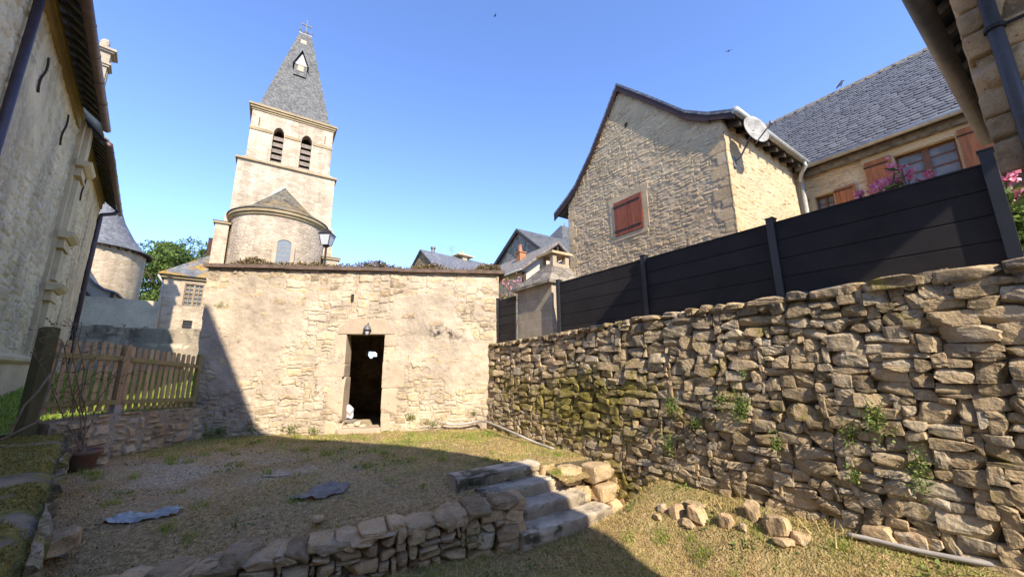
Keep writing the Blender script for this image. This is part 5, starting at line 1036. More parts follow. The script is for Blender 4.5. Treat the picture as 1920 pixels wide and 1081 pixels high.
SD = Fr(56)
hD = thing('cream_house', 'cream rendered house with a mossy stone slate roof and brown open eave', 'house', SD.p(3, 20, -0.65))
dd_ = 17.0; xe = onfr(SD, 980, 505, dd_); xp = onfr(SD, 1047.6, 456, dd_); sl2 = (xp[1] - xe[1]) / (xp[0] - xe[0]); hw2 = xp[0] - xe[0]; xr3 = (xp[0] + hw2 * 0.75, xp[1] - sl2 * hw2 * 0.75)
mb = Mb(); mb.prism(SD, [(xe[0] + 0.35, -0.65), (xr3[0] - 0.3, -0.65), (xr3[0] - 0.3, xr3[1] - 0.05), (xp[0], xp[1] - 0.2), (xe[0] + 0.35, xe[1] + 0.1)], dd_ + 0.5, dd_ + 8); build('wall', mb, plain_mat('cream_render', (0.58, 0.49, 0.36), 0.9, 0.15, 3, 0.2), hD)
mb = Mb(); mb.prism(SD, [xe, xp, xr3, (xr3[0], xr3[1] + 0.14), (xp[0], xp[1] + 0.18), (xe[0] - 0.08, xe[1] + 0.1)], dd_, dd_ + 8.4); build('roof', mb, M['lauze'], hD)
mb = Mb(); mb.prism(SD, [(xe[0], xe[1] - 0.02), (xp[0], xp[1] - 0.02), (xr3[0], xr3[1] - 0.02), (xr3[0], xr3[1] - 0.09), (xp[0], xp[1] - 0.10), (xe[0], xe[1] - 0.09)], dd_ + 0.02, dd_ + 0.52); build('eave_boarding', mb, M['barge'], hD)
mb = Mb(); mb.box(SD, xe[0] + 0.3, xe[0] + 0.5, dd_ + 0.35, dd_ + 0.499, -0.65, xe[1]); mb.box(SD, xp[0] - 0.07, xp[0] + 0.07, dd_ + 0.1, dd_ + 0.499, xp[1] - 0.7, xp[1] - 0.2); build('timber_post', mb, M['wood_dark'], hD)
mb = Mb(); mb.tube([SD.p(xe[0] - 0.1, dd_, xe[1]), SD.p(xe[0] - 0.1, dd_ + 8.3, xe[1])], 0.07, 8); build('gutter', mb, M['zinc'], hD, True)
pc = atr(977, 488, 1); uq, zq = onfr(SD, 977, 500, dd_ + 3.0); uq2, zq2 = onfr(SD, 977, 475, dd_ + 3.0); uq3, zq3 = onfr(SD, 975, 461, dd_ + 3.0)
mb = Mb(); mb.box(SD, uq - 0.26, uq + 0.22, dd_ + 2.75, dd_ + 3.25, zq - 0.9, zq2); mb.box(SD, uq - 0.32, uq + 0.28, dd_ + 2.69, dd_ + 3.31, zq2 + 0.002, zq2 + 0.07); o = build('chimney', mb, M['orange_tile'], hD); m2 = Mb(); m2.lathe(SD.p(uq - 0.05, dd_ + 3.0, zq2 + 0.07), [(0.15, 0), (0.11, zq3 - zq2 - 0.1), (0.13, zq3 - zq2 - 0.09), (0.13, zq3 - zq2), (0, zq3 - zq2)], 12); build('chimney_pot', m2, M['orange_tile'], o)
bl = thing('balcony', 'small covered balcony with dark vertical railings against the gable house', 'balcony', G.p(-9.9, 9.6, rel(0.35)))
mb = Mb(); a0_ = onfr(G, 1046, 508, 9.6); a1_ = onfr(G, 1072, 522, 9.6)
zt4 = onfr(G, 1060, 500, 9.6)[1]; u_a, u_b = a0_[0] - 0.1, gl - 0.02
for k in range(9): u = u_a + (u_b - u_a) * k / 8; mb.box(G, u - 0.012, u + 0.012, 9.6, 9.624, zt4 - 0.75, zt4 - 0.06)
mb.box(G, u_a, u_b, 9.59, 9.635, zt4 - 0.058, zt4 - 0.02); build('railing', mb, M['iron'], bl)
mb = Mb(); mb.side(G, [(9.3, zt4 + 0.0), (11.5, zt4 + 1.1), (11.5, zt4 + 1.2), (9.3, zt4 + 0.10)], u_a - 0.15, u_b); build('roof', mb, M['slate_blue'], bl)
mb = Mb(); mb.box(G, u_a, u_b, 9.62, 10.6, rel(0.35), zt4 - 0.76); build('balcony_base', mb, M['rend'], bl)

# ================================================================== STEPS, LOW WALLS, LEDGE
stairs = thing('stone_stairs', 'four worn concrete steps with mossy edges rising from the lower lawn to the terrace', 'stairs', ST.p(Tu - 0.5, Td - 0.5, LZ))
RUN, RISE = 0.27, 0.14
for k in range(4):
    ue = Tu + (0.02, 0.18, 0.30, 0.50)[k]; us_ = Tu - (1.25, 1.02, 0.92, 0.86)[k]; d1 = Td - k * RUN; zt = TZ + 0.02 - k * RISE; nU, nD, nZ = 60, 10, 7
    us = np.linspace(us_, ue, nU); row = []
    path = [(d1 + RUN + 0.02 - (RUN + 0.0) * i / nD, zt) for i in range(nD + 1)]; path[-1] = (d1 + 0.012, zt - 0.003); path += [(d1, zt - 0.018)] + [(d1 + 0.006, zt - 0.018 - (RISE + 0.06) * i / nZ) for i in range(1, nZ + 1)]
    path = np.array(path); Ug, Pi = np.meshgrid(us, np.arange(len(path)), indexing='ij'); Dg = path[Pi, 0]; Zg = path[Pi, 1]
    ns_ = 0.016 * (fbm(Ug * 7 + k * 9, (Dg + Zg) * 7, 101, 4) - 0.5); e_ = np.exp(-((Pi - nD) / 1.6) ** 2) * 0.02 * vnoise(Ug * 9, 0 * Ug + k, 102)
    Wp = ST.p(Ug, Dg + e_ + ns_, Zg + ns_ - e_); idx = np.arange(Ug.size).reshape(Ug.shape); F = np.stack([idx[:-1, :-1], idx[1:, :-1], idx[1:, 1:], idx[:-1, 1:]], -1).reshape(-1, 4)[:, ::-1]
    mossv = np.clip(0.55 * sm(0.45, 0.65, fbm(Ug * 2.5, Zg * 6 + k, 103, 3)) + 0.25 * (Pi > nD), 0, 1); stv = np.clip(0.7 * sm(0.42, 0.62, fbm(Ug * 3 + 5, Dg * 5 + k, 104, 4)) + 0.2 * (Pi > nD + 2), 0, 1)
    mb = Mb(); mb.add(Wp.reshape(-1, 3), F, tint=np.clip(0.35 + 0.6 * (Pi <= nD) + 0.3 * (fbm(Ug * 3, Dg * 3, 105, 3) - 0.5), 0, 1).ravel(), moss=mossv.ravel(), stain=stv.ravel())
    mb.box(ST, us_ + 0.01, ue - 0.004, d1 + 0.012, d1 + RUN + 0.05, zt - 0.6, zt - 0.012, tint=0.4); build('step', mb, M['concrete'], stairs, True)

LWF = Fr(66); lwu, lwd = LWF.inv(*LW0)
lw_ = thing('low_stone_wall', 'low dry stone wall of big brown blocks holding up the terrace beside the steps', 'wall', LWF.p(lwu - 1.7, lwd, LZ - 0.1))
rnd = random.Random(12); R, _ = pack(3.6, 0.54, 0.052, 0.047, lambda u, v, r: r.choice([(5, 3), (4, 3), (4, 2), (5, 2), (3, 2), (3, 3), (6, 2), (2, 2), (6, 3), (2, 1), (4, 1)]), rnd)
rs = np.random.RandomState(14); zlow = rel(-1.96)
uc = lwu - 3.6 + (R[:, 0] + R[:, 1]) / 2; zc = zlow + (R[:, 2] + R[:, 3]) / 2; hu = (R[:, 1] - R[:, 0]) / 2 - rs.uniform(-0.004, 0.008, len(R)); hz = (R[:, 3] - R[:, 2]) / 2 - rs.uniform(-0.003, 0.006, len(R)); dp = rs.uniform(0.10, 0.17, len(R))
V, F, tt = rocks(LWF.p(uc, lwd + dp - rs.uniform(0, 0.05, len(R)), zc), np.stack([hu, dp, hz], 1), np.array([LWF.U, LWF.D, [0, 0, 1]]), 16, n=8, k=12, chips=7, rough=0.035, lo=0.84, rot=0.05)
Uv = V @ LWF.U; Zv = V[:, 2]; V = V + np.outer(0.07 * (fbm(Uv * 1.6, Zv * 1.6, 111, 3) - 0.5) - 0.045 * (lwu - Uv) * sm(rel(-1.9), rel(-1.5), Zv), [0, 0, 1.0]) + np.outer(0.09 * (fbm(Uv * 1.2, Zv, 112, 3) - 0.5), LWF.D)
mb = Mb(); mb.add(V, F, tint=tt, moss=np.clip(0.5 * (fbm(Uv * 1.7, Zv * 2, 113, 3) - 0.35), 0, 1), stain=np.clip(1.1 * (fbm(Uv * 2.2, Zv * 3, 114, 4) - 0.42), 0, 0.8))
cs = []; u = lwu - 3.6
while u < lwu - 0.1: w = rs.uniform(0.14, 0.36); cs.append((u + w / 2, w)); u += w + 0.01
cs = np.array(cs); n_ = len(cs)
V, F, tt = rocks(LWF.p(cs[:, 0], lwd + 0.17 + rs.uniform(-0.03, 0.03, n_), rel(-1.475) - 0.045 * (lwu - cs[:, 0]) + rs.uniform(-0.025, 0.025, n_)), np.stack([cs[:, 1] / 2, rs.uniform(0.15, 0.22, n_), rs.uniform(0.045, 0.075, n_)], 1), np.array([LWF.U, LWF.D, [0, 0, 1]]), 18, n=8, k=8, chips=7, rough=0.035, lo=0.82, rot=0.08)
mb.add(V, F, tint=tt, moss=0.12, stain=np.clip(fbm(V[:, 0] * 4, V[:, 1] * 4, 115, 3) - 0.35, 0, 1))
# squared end blocks beside the steps
for i, (z0, z1) in enumerate(((-1.95, -1.80), (-1.80, -1.66), (-1.66, -1.53), (-1.53, -1.40))):
    V, F, tt = rocks(LWF.p([lwu - 0.06 + 0.01 * (i % 2)], [lwd + 0.13], [rel((z0 + z1) / 2)]), [[0.12 + 0.02 * (i % 2), 0.15, (z1 - z0) / 2 + 0.004]], np.array([LWF.U, LWF.D, [0, 0, 1]]), 130 + i, n=8, k=10, chips=4, rough=0.03, lo=0.9, rot=0.02); mb.add(V, F, tint=0.55 + 0.4 * tt)
build('stonework', mb, M['low'], lw_)
mb = Mb(); mb.box(LWF, lwu - 3.6, lwu - 0.02, lwd + 0.07, lwd + 0.42, zlow, rel(-1.60)); build('wall_core', mb, M['drymortar'], lw_)

# stone pier between the steps and the retaining wall
pr = thing('stone_pier', 'sunlit mossy stub of squared stones between the steps and the retaining wall', 'wall', ST.p(Tu + 0.9, Td - 0.3, LZ - 0.1))
mb = Mb(); axs = np.array([ST.U, ST.D, [0, 0, 1]])
blk = []   # u, d, z, half sizes (relative to the top step corner)
for (u, d, z, a, b, c) in ((0.62, -0.44, -0.10, 0.16, 0.16, 0.12), (0.30, -0.22, -0.12, 0.15, 0.14, 0.11), (0.10, 0.02, -0.07, 0.12, 0.10, 0.07), (0.92, -0.44, -0.07, 0.14, 0.15, 0.08), (1.18, -0.46, -0.09, 0.14, 0.15, 0.09), (1.40, -0.46, -0.10, 0.12, 0.14, 0.09),
                           (0.66, -0.48, -0.32, 0.16, 0.17, 0.105), (0.40, -0.30, -0.34, 0.13, 0.14, 0.10), (0.96, -0.50, -0.26, 0.13, 0.16, 0.10), (1.22, -0.52, -0.29, 0.14, 0.15, 0.11), (1.44, -0.52, -0.30, 0.11, 0.14, 0.10),
                           (0.74, -0.54, -0.50, 0.12, 0.16, 0.09), (0.95, -0.56, -0.46, 0.11, 0.16, 0.11), (1.18, -0.58, -0.49, 0.14, 0.16, 0.10), (1.42, -0.58, -0.50, 0.12, 0.15, 0.10), (0.56, -0.42, -0.50, 0.10, 0.15, 0.08)):
    blk.append((u, d, z, a, b, c))
blk = np.array(blk); V, F, tt = rocks(ST.p(Tu + blk[:, 0], Td + blk[:, 1], TZ + blk[:, 2]), blk[:, 3:], axs, 141, n=8, k=8, chips=6, rough=0.035, lo=0.84, rot=0.05)
mb.add(V, F, tint=0.4 + 0.6 * tt, moss=np.clip(0.65 * sm(TZ - 0.25, TZ + 0.02, V[:, 2]) * 0.6 + 0.9 * (fbm(V[:, 0] * 2.5, V[:, 2] * 3 + V[:, 1], 143, 3) - 0.38), 0, 1)); build('stonework', mb, M['low'], pr)
mb = Mb(); mb.slab(ST, [(Tu + 0.12, Td + 0.1), (Tu + 0.45, Td - 0.34), (Tu + 1.6, Td - 0.40), (Tu + 1.6, Td + 0.1)], LZ - 0.1, TZ - 0.035); build('wall_core', mb, M['drymortar'], pr)

# low rubble wall under the picket fence
def fu(x, y, d=6.58): return onfr(FN, x, y, d)
gw = thing('garden_retaining_wall', 'low rubble wall under the picket fence left of the outbuilding', 'wall', FN.p(6.4, 6.6, TZ - 0.1))
gtop = prof([(4.6, rel(-0.70)), (5.6, rel(-0.66)), (7.1, rel(-0.73))])
mb = hfwall(FN, 4.75, 7.75, TZ - 0.2, rel(-0.62), 6.58, 0.0125, lambda u, v, r: (r.choice((3, 4, 5, 6)), r.choice((2, 3, 3, 4))), 0.055, 0.045, 47, wig=0.06, fill=0.3, relief=0.075, joint=0.010, rad=0.03, warp=0.05, mask=lambda u, z: z < gtop(u) - 0.02 * vnoise(u * 8, 0 * u, 5), moss=lambda u, z: np.clip(0.45 * sm(rel(-1.0), rel(-1.35), z) * vnoise(u * 2, z * 2, 8) + 0.5 * (fbm(u * 1.8, z * 2, 9, 3) - 0.4), 0, 1), stain=lambda u, z: np.clip(1.2 * (fbm(u * 2.4, z * 2.4, 10, 3) - 0.42), 0, 0.8), rough=0.012); build('stonework', mb, M['low'], gw)
mb = Mb(); us = np.linspace(4.75, 7.7, 24); mb.loft(np.vstack([FN.p(us, us * 0 + 6.56, gtop(us) - 0.012), FN.p(us[::-1], us * 0 + 6.56, us * 0 + TZ - 0.2)]) + FN.D * 0.04, np.vstack([FN.p(us, us * 0 + 6.98, gtop(us) - 0.02), FN.p(us[::-1], us * 0 + 6.98, us * 0 + TZ - 0.2)])); build('wall_core', mb, M['low'], gw)

# mossy ledge along the left
LE_ = Fr(-48); eu0, ed0 = LE_.inv(*E1); eu1, _ = LE_.inv(*E0)
lg = thing('mossy_ledge', 'broad moss covered stone ledge along the left side of the terrace', 'ledge', LE_.p((eu0 + eu1) / 2, ed0 + 0.6, TZ - 0.1))
ed0 = (E0[0] * LE_.D[0] + E0[1] * LE_.D[1] + ed0) / 2; lzt = rel(-0.86)
mb = hfwall(LE_, eu0 - 0.5, eu1 + 0.05, TZ - 0.25, lzt - 0.01, ed0, 0.014, lambda u, v, r: (r.choice((4, 5, 7)), r.choice((2, 3))), 0.06, 0.055, 53, relief=0.07, joint=0.012, rad=0.03, moss=lambda u, z: np.clip(0.45 + 0.8 * (fbm(u * 1.5, z * 2, 11, 3) - 0.5), 0, 1), stain=lambda u, z: np.clip(fbm(u * 2, z * 2, 12, 3), 0, 0.8)); build('ledge_face', mb, M['mossrock'], lg)
nu_, nd_ = 200, 90; Ug, Dg = np.meshgrid(np.linspace(eu0 - 0.5, eu1 + 0.1, nu_), np.linspace(0, 3.0, nd_), indexing='ij')
flat = 0.85 * sm(0.61, 0.70, fbm(Ug * 2.2 + 2, Dg * 2.6, 121, 4)); flat = np.maximum(flat, np.exp(-(((Ug - 5.05) / 0.28) ** 4 + ((Dg - 0.6) / 0.55) ** 4)))
Zg = lzt + 0.05 * (fbm(Ug * 2.2, Dg * 2.2, 122, 4) - 0.5) * (1 - 0.7 * flat) + 0.03 * (1 - flat) * fbm(Ug * 8, Dg * 8, 123, 3) - 0.09 * np.exp(-(Dg / 0.07) ** 2) + 0.022 * (fbm(Ug * 11, Dg * 11, 126, 4) - 0.5)
Wp = LE_.p(Ug, ed0 - 0.03 + Dg + 0.10 * (fbm(Ug * 2.5, 0 * Ug, 129, 4) - 0.6) * np.exp(-Dg / 0.3), Zg); idx = np.arange(Ug.size).reshape(Ug.shape); F = np.stack([idx[:-1, :-1], idx[1:, :-1], idx[1:, 1:], idx[:-1, 1:]], -1).reshape(-1, 4)
mb = Mb(); mb.add(Wp.reshape(-1, 3), F, moss=((1 - flat) * 0.95).ravel(), tint=(0.7 * flat * fbm(Ug * 4, Dg * 4, 127, 3)).ravel(), stain=np.clip(1.3 * fbm(Ug * 4, Dg * 4, 125, 3) - 0.25, 0, 1).ravel()); build('ledge_top', mb, M['mossrock'], lg, True)
rs = np.random.RandomState(31); n = 45000; uu = rs.uniform(eu0 - 0.4, eu1, n); dd = np.abs(rs.uniform(0, 1.6, n)); fl = np.maximum(0.85 * sm(0.61, 0.70, fbm(uu * 2.2 + 2, dd * 2.6, 121, 4)), np.exp(-(((uu - 5.05) / 0.28) ** 4 + ((dd - 0.6) / 0.55) ** 4))); k = fl < 0.35; P = LE_.p(uu[k], ed0 - 0.03 + dd[k], lzt + 0.0 - 0.09 * np.exp(-(dd[k] / 0.07) ** 2) + 0.03 * fbm(uu[k] * 8, dd[k] * 8, 123, 3) - 0.02)
mb = Mb(); blades(mb, P + [0, 0, 0.022], 0.018, 0.005, rs, 1.4); o = build('moss_carpet', mb, M['mossblade'], lg); o['kind'] = 'stuff'

# ================================================================== PICKET FENCE
pf = thing('picket_fence', 'weathered wooden picket fence on the low rubble wall', 'fence', FN.p(5.8, 6.7, rel(-0.7)))
fdp = 6.70
for nm, u, w, z0, z1, mt in (('post', 4.62, 0.07, -1.0, 0.56, 'picket_g'), ('post', 5.63, 0.05, -0.58, 0.37, 'picket'), ('post', 6.98, 0.035, -0.72, 0.26, 'rail')):
    mb = Mb(); mb.box(FN, u - w, u + w, fdp - w, fdp + w, rel(z0), rel(z1) - 0.01); A = FN.p([u - w, u + w, u + w, u - w], [fdp - w, fdp - w, fdp + w, fdp + w], [rel(z1) - 0.009] * 4); Bq = FN.p([u - w * 0.6, u + w * 0.6, u + w * 0.6, u - w * 0.6], [fdp - w * 0.6, fdp - w * 0.6, fdp + w * 0.6, fdp + w * 0.6], [rel(z1) + 0.012] * 4); mb.loft(A, Bq); o = build(nm, mb, M[mt], pf)
    if u < 6: ms = Mb(); ms.box(FN, u - w - 0.005, u + w + 0.005, fdp - w - 0.006, fdp + w + 0.006, rel(z0 - 0.12), rel(z0 + 0.02)); build('post_shoe', ms, M['galvshoe'], o)
tz_ = prof([(4.7, 0.20), (5.55, 0.165), (6.9, 0.03)]); bz_ = prof([(4.7, -0.46), (5.6, -0.51), (6.9, -0.58)])
for (a, b) in ((4.69, 5.58), (5.69, 6.94)):
    for f in (tz_, bz_):
        mb = Mb(); h = 0.035; P = [(a, f(a)), (b, f(b))]; mb.prism(FN, [(P[0][0], rel(P[0][1]) - h), (P[1][0], rel(P[1][1]) - h), (P[1][0], rel(P[1][1]) + h), (P[0][0], rel(P[0][1]) + h)], fdp - 0.05, fdp - 0.012); build('rail', mb, M['rail'], pf)
ptop = prof([(4.7, 0.42), (5.43, 0.40), (5.75, 0.36), (6.75, 0.25), (6.95, 0.23)]); rs = np.random.RandomState(44)
for u in [4.76 + 0.108 * i for i in range(8)] + [5.735 + 0.101 * i for i in range(12)]:
    w = 0.030; zt = rel(float(ptop(u))) + rs.uniform(-0.008, 0.008); z0 = rel(float(bz_(u)) - 0.13); tl = rs.uniform(-0.006, 0.006); q = np.linspace(0, math.pi, 8)
    mb = Mb(); mb.prism(FN, [(u - w, z0), (u + w, z0)] + [(u + tl + w * math.cos(x), zt - w + w * math.sin(x)) for x in q], fdp - 0.008, fdp + 0.008, tint=rs.uniform(0, 0.8)); build('picket', mb, M['picket'], pf)

# flower pot with a dead climbing rose
pp_ = onz(150, 881, TZ - 0.02)
t = thing('flower_pot', 'weathered terracotta flower pot standing in the corner by the mossy ledge', 'flower pot', pp_)
mb = Mb(); mb.lathe(pp_, [(0.0, 0.0), (0.12, 0.0), (0.165, 0.20), (0.17, 0.205), (0.19, 0.205), (0.195, 0.26), (0.17, 0.26), (0.16, 0.2), (0.0, 0.19)], 28); build('pot_body', mb, M['terracotta'], t, True)
mb = Mb(); mb.lathe(pp_, [(0.16, 0.215), (0.0, 0.23)], 20); build('potting_soil', mb, M['earth'], t)
rose = thing('climbing_rose', 'bare brown climbing rose stems growing from the pot over the picket fence', 'climbing plant', pp_ + [0, 0, 0.22])
rs = np.random.RandomState(61); mb = Mb(); lv = []
def wpt(x, y, d): u, z = onfr(FN, x, y, d); return FN.p(u, d, z)
rts = [[(150, 850), (158, 800), (152, 745), (163, 690), (150, 640), (158, 600)], [(148, 850), (170, 790), (188, 740), (212, 700), (232, 660), (248, 620)], [(152, 850), (150, 780), (128, 720), (118, 660), (100, 630), (70, 640)], [(146, 850), (135, 790), (142, 730), (190, 690), (225, 705), (262, 690)], [(150, 850), (120, 790), (95, 730), (75, 680), (60, 660)], [(149, 850), (160, 770), (140, 700), (132, 650), (140, 620)]]
for r_ in rts:
    P = np.array([wpt(x, y, 6.62 - 0.14 * min(1, i / 3.0) + (0.30 if i == 0 else 0) * -1) for i, (x, y) in enumerate(r_)]); P[0] = pp_ + np.array([rs.uniform(-0.05, 0.05), rs.uniform(-0.05, 0.05), 0.2])
    tq = np.linspace(0, len(P) - 1, 40); PP = np.stack([np.interp(tq, np.arange(len(P)), P[:, k]) for k in range(3)], 1)
    for _ in range(3): PP[1:-1] = (PP[:-2] + PP[1:-1] * 2 + PP[2:]) / 4
    PP[1:] += 0.012 * np.cumsum(rs.randn(39, 3), 0) * 0.35; mb.tube(PP, np.linspace(0.009, 0.0035, 40), 6)
    for k in range(12, 40, 3):
        dr_ = rs.randn(3) * 0.09 + [0, 0, 0.03]; Q2 = np.array([PP[k] + dr_ * s_q + 0.02 * rs.randn(3) * s_q for s_q in np.linspace(0, 1.4, 6)]); mb.tube(Q2, np.linspace(0.004, 0.0018, 6), 5); lv += [Q2[-1], Q2[4], Q2[3]]
build('stems', mb, M['stem'], rose); mb = Mb(); leaves(mb, np.array(lv), 0.045, rs, 0.5, -0.2); build('dry_leaves', mb, M['sedum'], rose)
mb = Mb(); P = [wpt(20, 810, 6.2), wpt(45, 760, 6.2), wpt(70, 735, 6.2), wpt(95, 700, 6.35)]; mb.tube(P, 0.012, 6); P = [wpt(0, 825, 6.3), wpt(70, 790, 6.3), wpt(100, 700, 6.4), wpt(118, 640, 6.45)]; mb.tube(P, [0.014, 0.013, 0.011, 0.008], 6); tag(build('dead_branch', mb, M['stem']), 'pale dead branches leaning against the mossy corner post of the picket fence', 'branch')

# ================================================================== SMALL THINGS ON THE GROUND
def ground(x, y): return float(terr_z(np.array(x), np.array(y)))
def lawnz(x, y): return float(lawn_z(np.array(x), np.array(y)))
def on_terrace(px, py):
    p = onz(px, py, TZ)
    for _ in range(6): p = onz(px, py, ground(p[0], p[1]))
    return p
def on_lawn(px, py):
    p = onz(px, py, LZ)
    for _ in range(40):
        z = lawnz(p[0], p[1]); p = onz(px, py, min(p[2] + 0.5 * (z - p[2]), EYE - 0.6))
    return p
def crumple(poly, name, mat, label, cat, lift=0.05, seed=1, res=0.011, gz=ground):
    poly = np.array([on_terrace(*q)[:2] for q in poly]); lo, hi = poly.min(0), poly.max(0); nx, ny = int((hi[0] - lo[0]) / res) + 2, int((hi[1] - lo[1]) / res) + 2
    X, Y = np.meshgrid(np.linspace(lo[0], hi[0], nx), np.linspace(lo[1], hi[1], ny)); ins = np.zeros(X.shape, bool); Xn = X + 0.07 * (fbm(X * 5, Y * 5, seed, 2) - 0.5); Yn = Y + 0.07 * (fbm(X * 5, Y * 5, seed + 3, 2) - 0.5)
    for i in range(len(poly)):
        (x0, y0), (x1, y1) = poly[i], poly[(i + 1) % len(poly)]; c = ((y0 > Yn) != (y1 > Yn)) & (Xn < (x1 - x0) * (Yn - y0) / (y1 - y0 + 1e-9) + x0); ins ^= c
    Z = terr_z(X, Y) + 0.006 + lift * np.abs(fbm(X * 5, Y * 5, seed + 5, 4) - 0.4) * 1.3 + lift * 0.9 * np.abs(fbm(X * 15, Y * 15, seed + 7, 3) - 0.5); idx = np.arange(X.size).reshape(X.shape); F = np.stack([idx[:-1, :-1], idx[:-1, 1:], idx[1:, 1:], idx[1:, :-1]], -1)
    k = ins[:-1, :-1] & ins[1:, 1:] & ins[1:, :-1] & ins[:-1, 1:]; F = F[k].reshape(-1, 4); used = np.unique(F); rm = -np.ones(X.size, int); rm[used] = np.arange(len(used)); mb = Mb(); mb.add(np.stack([X, Y, Z], -1).reshape(-1, 3)[used], rm[F])
    return tag(build(name, mb, mat, smooth=True), label, cat)
crumple([(190, 974), (230, 964), (290, 959), (348, 951), (330, 963), (285, 971), (225, 980), (184, 981)], 'plastic_sheet', M['plastic'], 'long torn pale blue plastic sheet lying on the shaded terrace', 'plastic sheet', 0.07, 201)
crumple([(90, 1003), (120, 994), (145, 998), (128, 1010), (88, 1014)], 'plastic_sheet', M['plastic'], 'small scrap of pale blue plastic near the mossy ledge', 'plastic sheet', 0.05, 211, 0.012)
crumple([(546, 930), (590, 920), (620, 908), (652, 908), (648, 924), (600, 936), (552, 937)], 'cloth_scrap', M['greysheet'], 'crumpled grey cloth scrap lying in the middle of the terrace', 'cloth', 0.10, 221)
crumple([(485, 888), (520, 882), (552, 885), (540, 892), (495, 895)], 'mortar_patch', M['rend'], 'pale grey patch of spilled mortar on the terrace grass', 'mortar patch', 0.02, 231)
for i, (x, y, s, lb) in enumerate(((596, 975, 0.07, 'small ochre stone on the terrace just behind the low wall'), (103, 1028, 0.17, 'grey mossy stone lying at the foot of the mossy ledge'), (190, 872, 0.09, 'brown stone beside the flower pot'))):
    p = on_terrace(x, y); V, F, tt = rocks([p + [0, 0, s * 0.25]], [[s, s * 0.7, s * 0.45]], np.array([G.U, G.D, [0, 0, 1]]), 500 + i, n=6, k=4); mb = Mb(); mb.add(V, F, tint=tt, moss=0.2); tag(build('ground_stone', mb, M['low']), lb, 'stone')
sl_lab = ['flat stone resting on top of the fallen stones by the pier', 'upright pale block among the fallen stones by the pier', 'small dark block at the left end of the fallen stones', 'wedge shaped stone at the right end of the group by the pier', 'flat pale slab lying in front of the fallen stones', 'rounded stone half sunk in the bank below the wall', 'large pale boulder alone at the foot of the bank', 'small stone left of the pale boulder', 'tall mossy stone leaning on the bank behind the boulder', 'squat brown stone right of the pale boulder', 'mossy boulder under the wall by the fallen pipe', 'brown boulder at the right end of the fallen pipe', 'grey stone sunk in the grass between boulder and pipe', 'small rubble stone nearest the stone pier']
for i, (x, y, w, h) in enumerate(((1302, 942, 0.15, 0.035), (1268, 958, 0.10, 0.10), (1243, 952, 0.07, 0.07), (1310, 966, 0.13, 0.11), (1288, 975, 0.12, 0.05), (1365, 975, 0.10, 0.09), (1457, 990, 0.16, 0.12), (1392, 985, 0.06, 0.05), (1410, 962, 0.09, 0.14), (1500, 1005, 0.10, 0.06), (1655, 1006, 0.17, 0.10), (1715, 1020, 0.13, 0.11), (1470, 1012, 0.11, 0.05), (1232, 966, 0.06, 0.05))):
    p = on_lawn(x, y + 6); V, F, tt = rocks([p + [0, 0, h * 0.30]], [[w * 0.68, w * 0.55, h * 0.75]], np.array([G.U, G.D, [0, 0, 1]]), 520 + i, n=7, k=8, chips=9, rough=0.04, lo=0.68, rot=0.3); mb = Mb(); mb.add(V, F, tint=0.3 + 0.7 * tt, moss=np.clip(0.7 * (fbm(V[:, 0] * 5, V[:, 1] * 5 + V[:, 2] * 4, 520 + i, 3) - 0.3), 0, 1)); tag(build('fallen_stone', mb, M['low']), sl_lab[i], 'stone', 'stones fallen at the foot of the retaining wall')
def smooth_path(P, n=40, it=4):
    P = np.array(P, float); t_ = np.linspace(0, len(P) - 1, n); Q2 = np.stack([np.interp(t_, np.arange(len(P)), P[:, k]) for k in range(3)], 1)
    for _ in range(it): Q2[1:-1] = (Q2[:-2] + 2 * Q2[1:-1] + Q2[2:]) / 4
    return Q2
P = []
for x, y in ((830, 792), (850, 797), (880, 793), (903, 787)): u, z = onfr(B, x, y, bd - 0.14); P.append(B.p(u, bd - 0.14, z))
for x, y, d in ((920, 793, 0.22), (945, 803, 0.25), (975, 816, 0.25)): u, z = onfr(G, x, y, RWD - d); P.append(G.p(u, RWD - d, z))
P.append(on_terrace(1005, 832) + [0, 0, 0.02]); P.append(on_terrace(1038, 843) + [0, 0, 0.015])
mb = Mb(); mb.tube(smooth_path(P), 0.02, 10); tag(build('grey_hose', mb, M['hose'], smooth=True), 'grey plastic hose leaning in the corner of the outbuilding and the dry stone wall', 'hose')
P = [on_lawn(1590, 1010) + [0, 0, 0.035], on_lawn(1650, 1024) + [0, 0, 0.04], on_lawn(1720, 1043) + [0, 0, 0.04], on_lawn(1815, 1062) + [0, 0, 0.04], on_lawn(1915, 1078) + [0, 0, 0.04]]
mb = Mb(); mb.tube(smooth_path(P, 24, 8), 0.018, 10); tag(build('fallen_pipe', mb, M['hose'], smooth=True), 'pale thin pipe lying along the bank below the retaining wall', 'pipe')

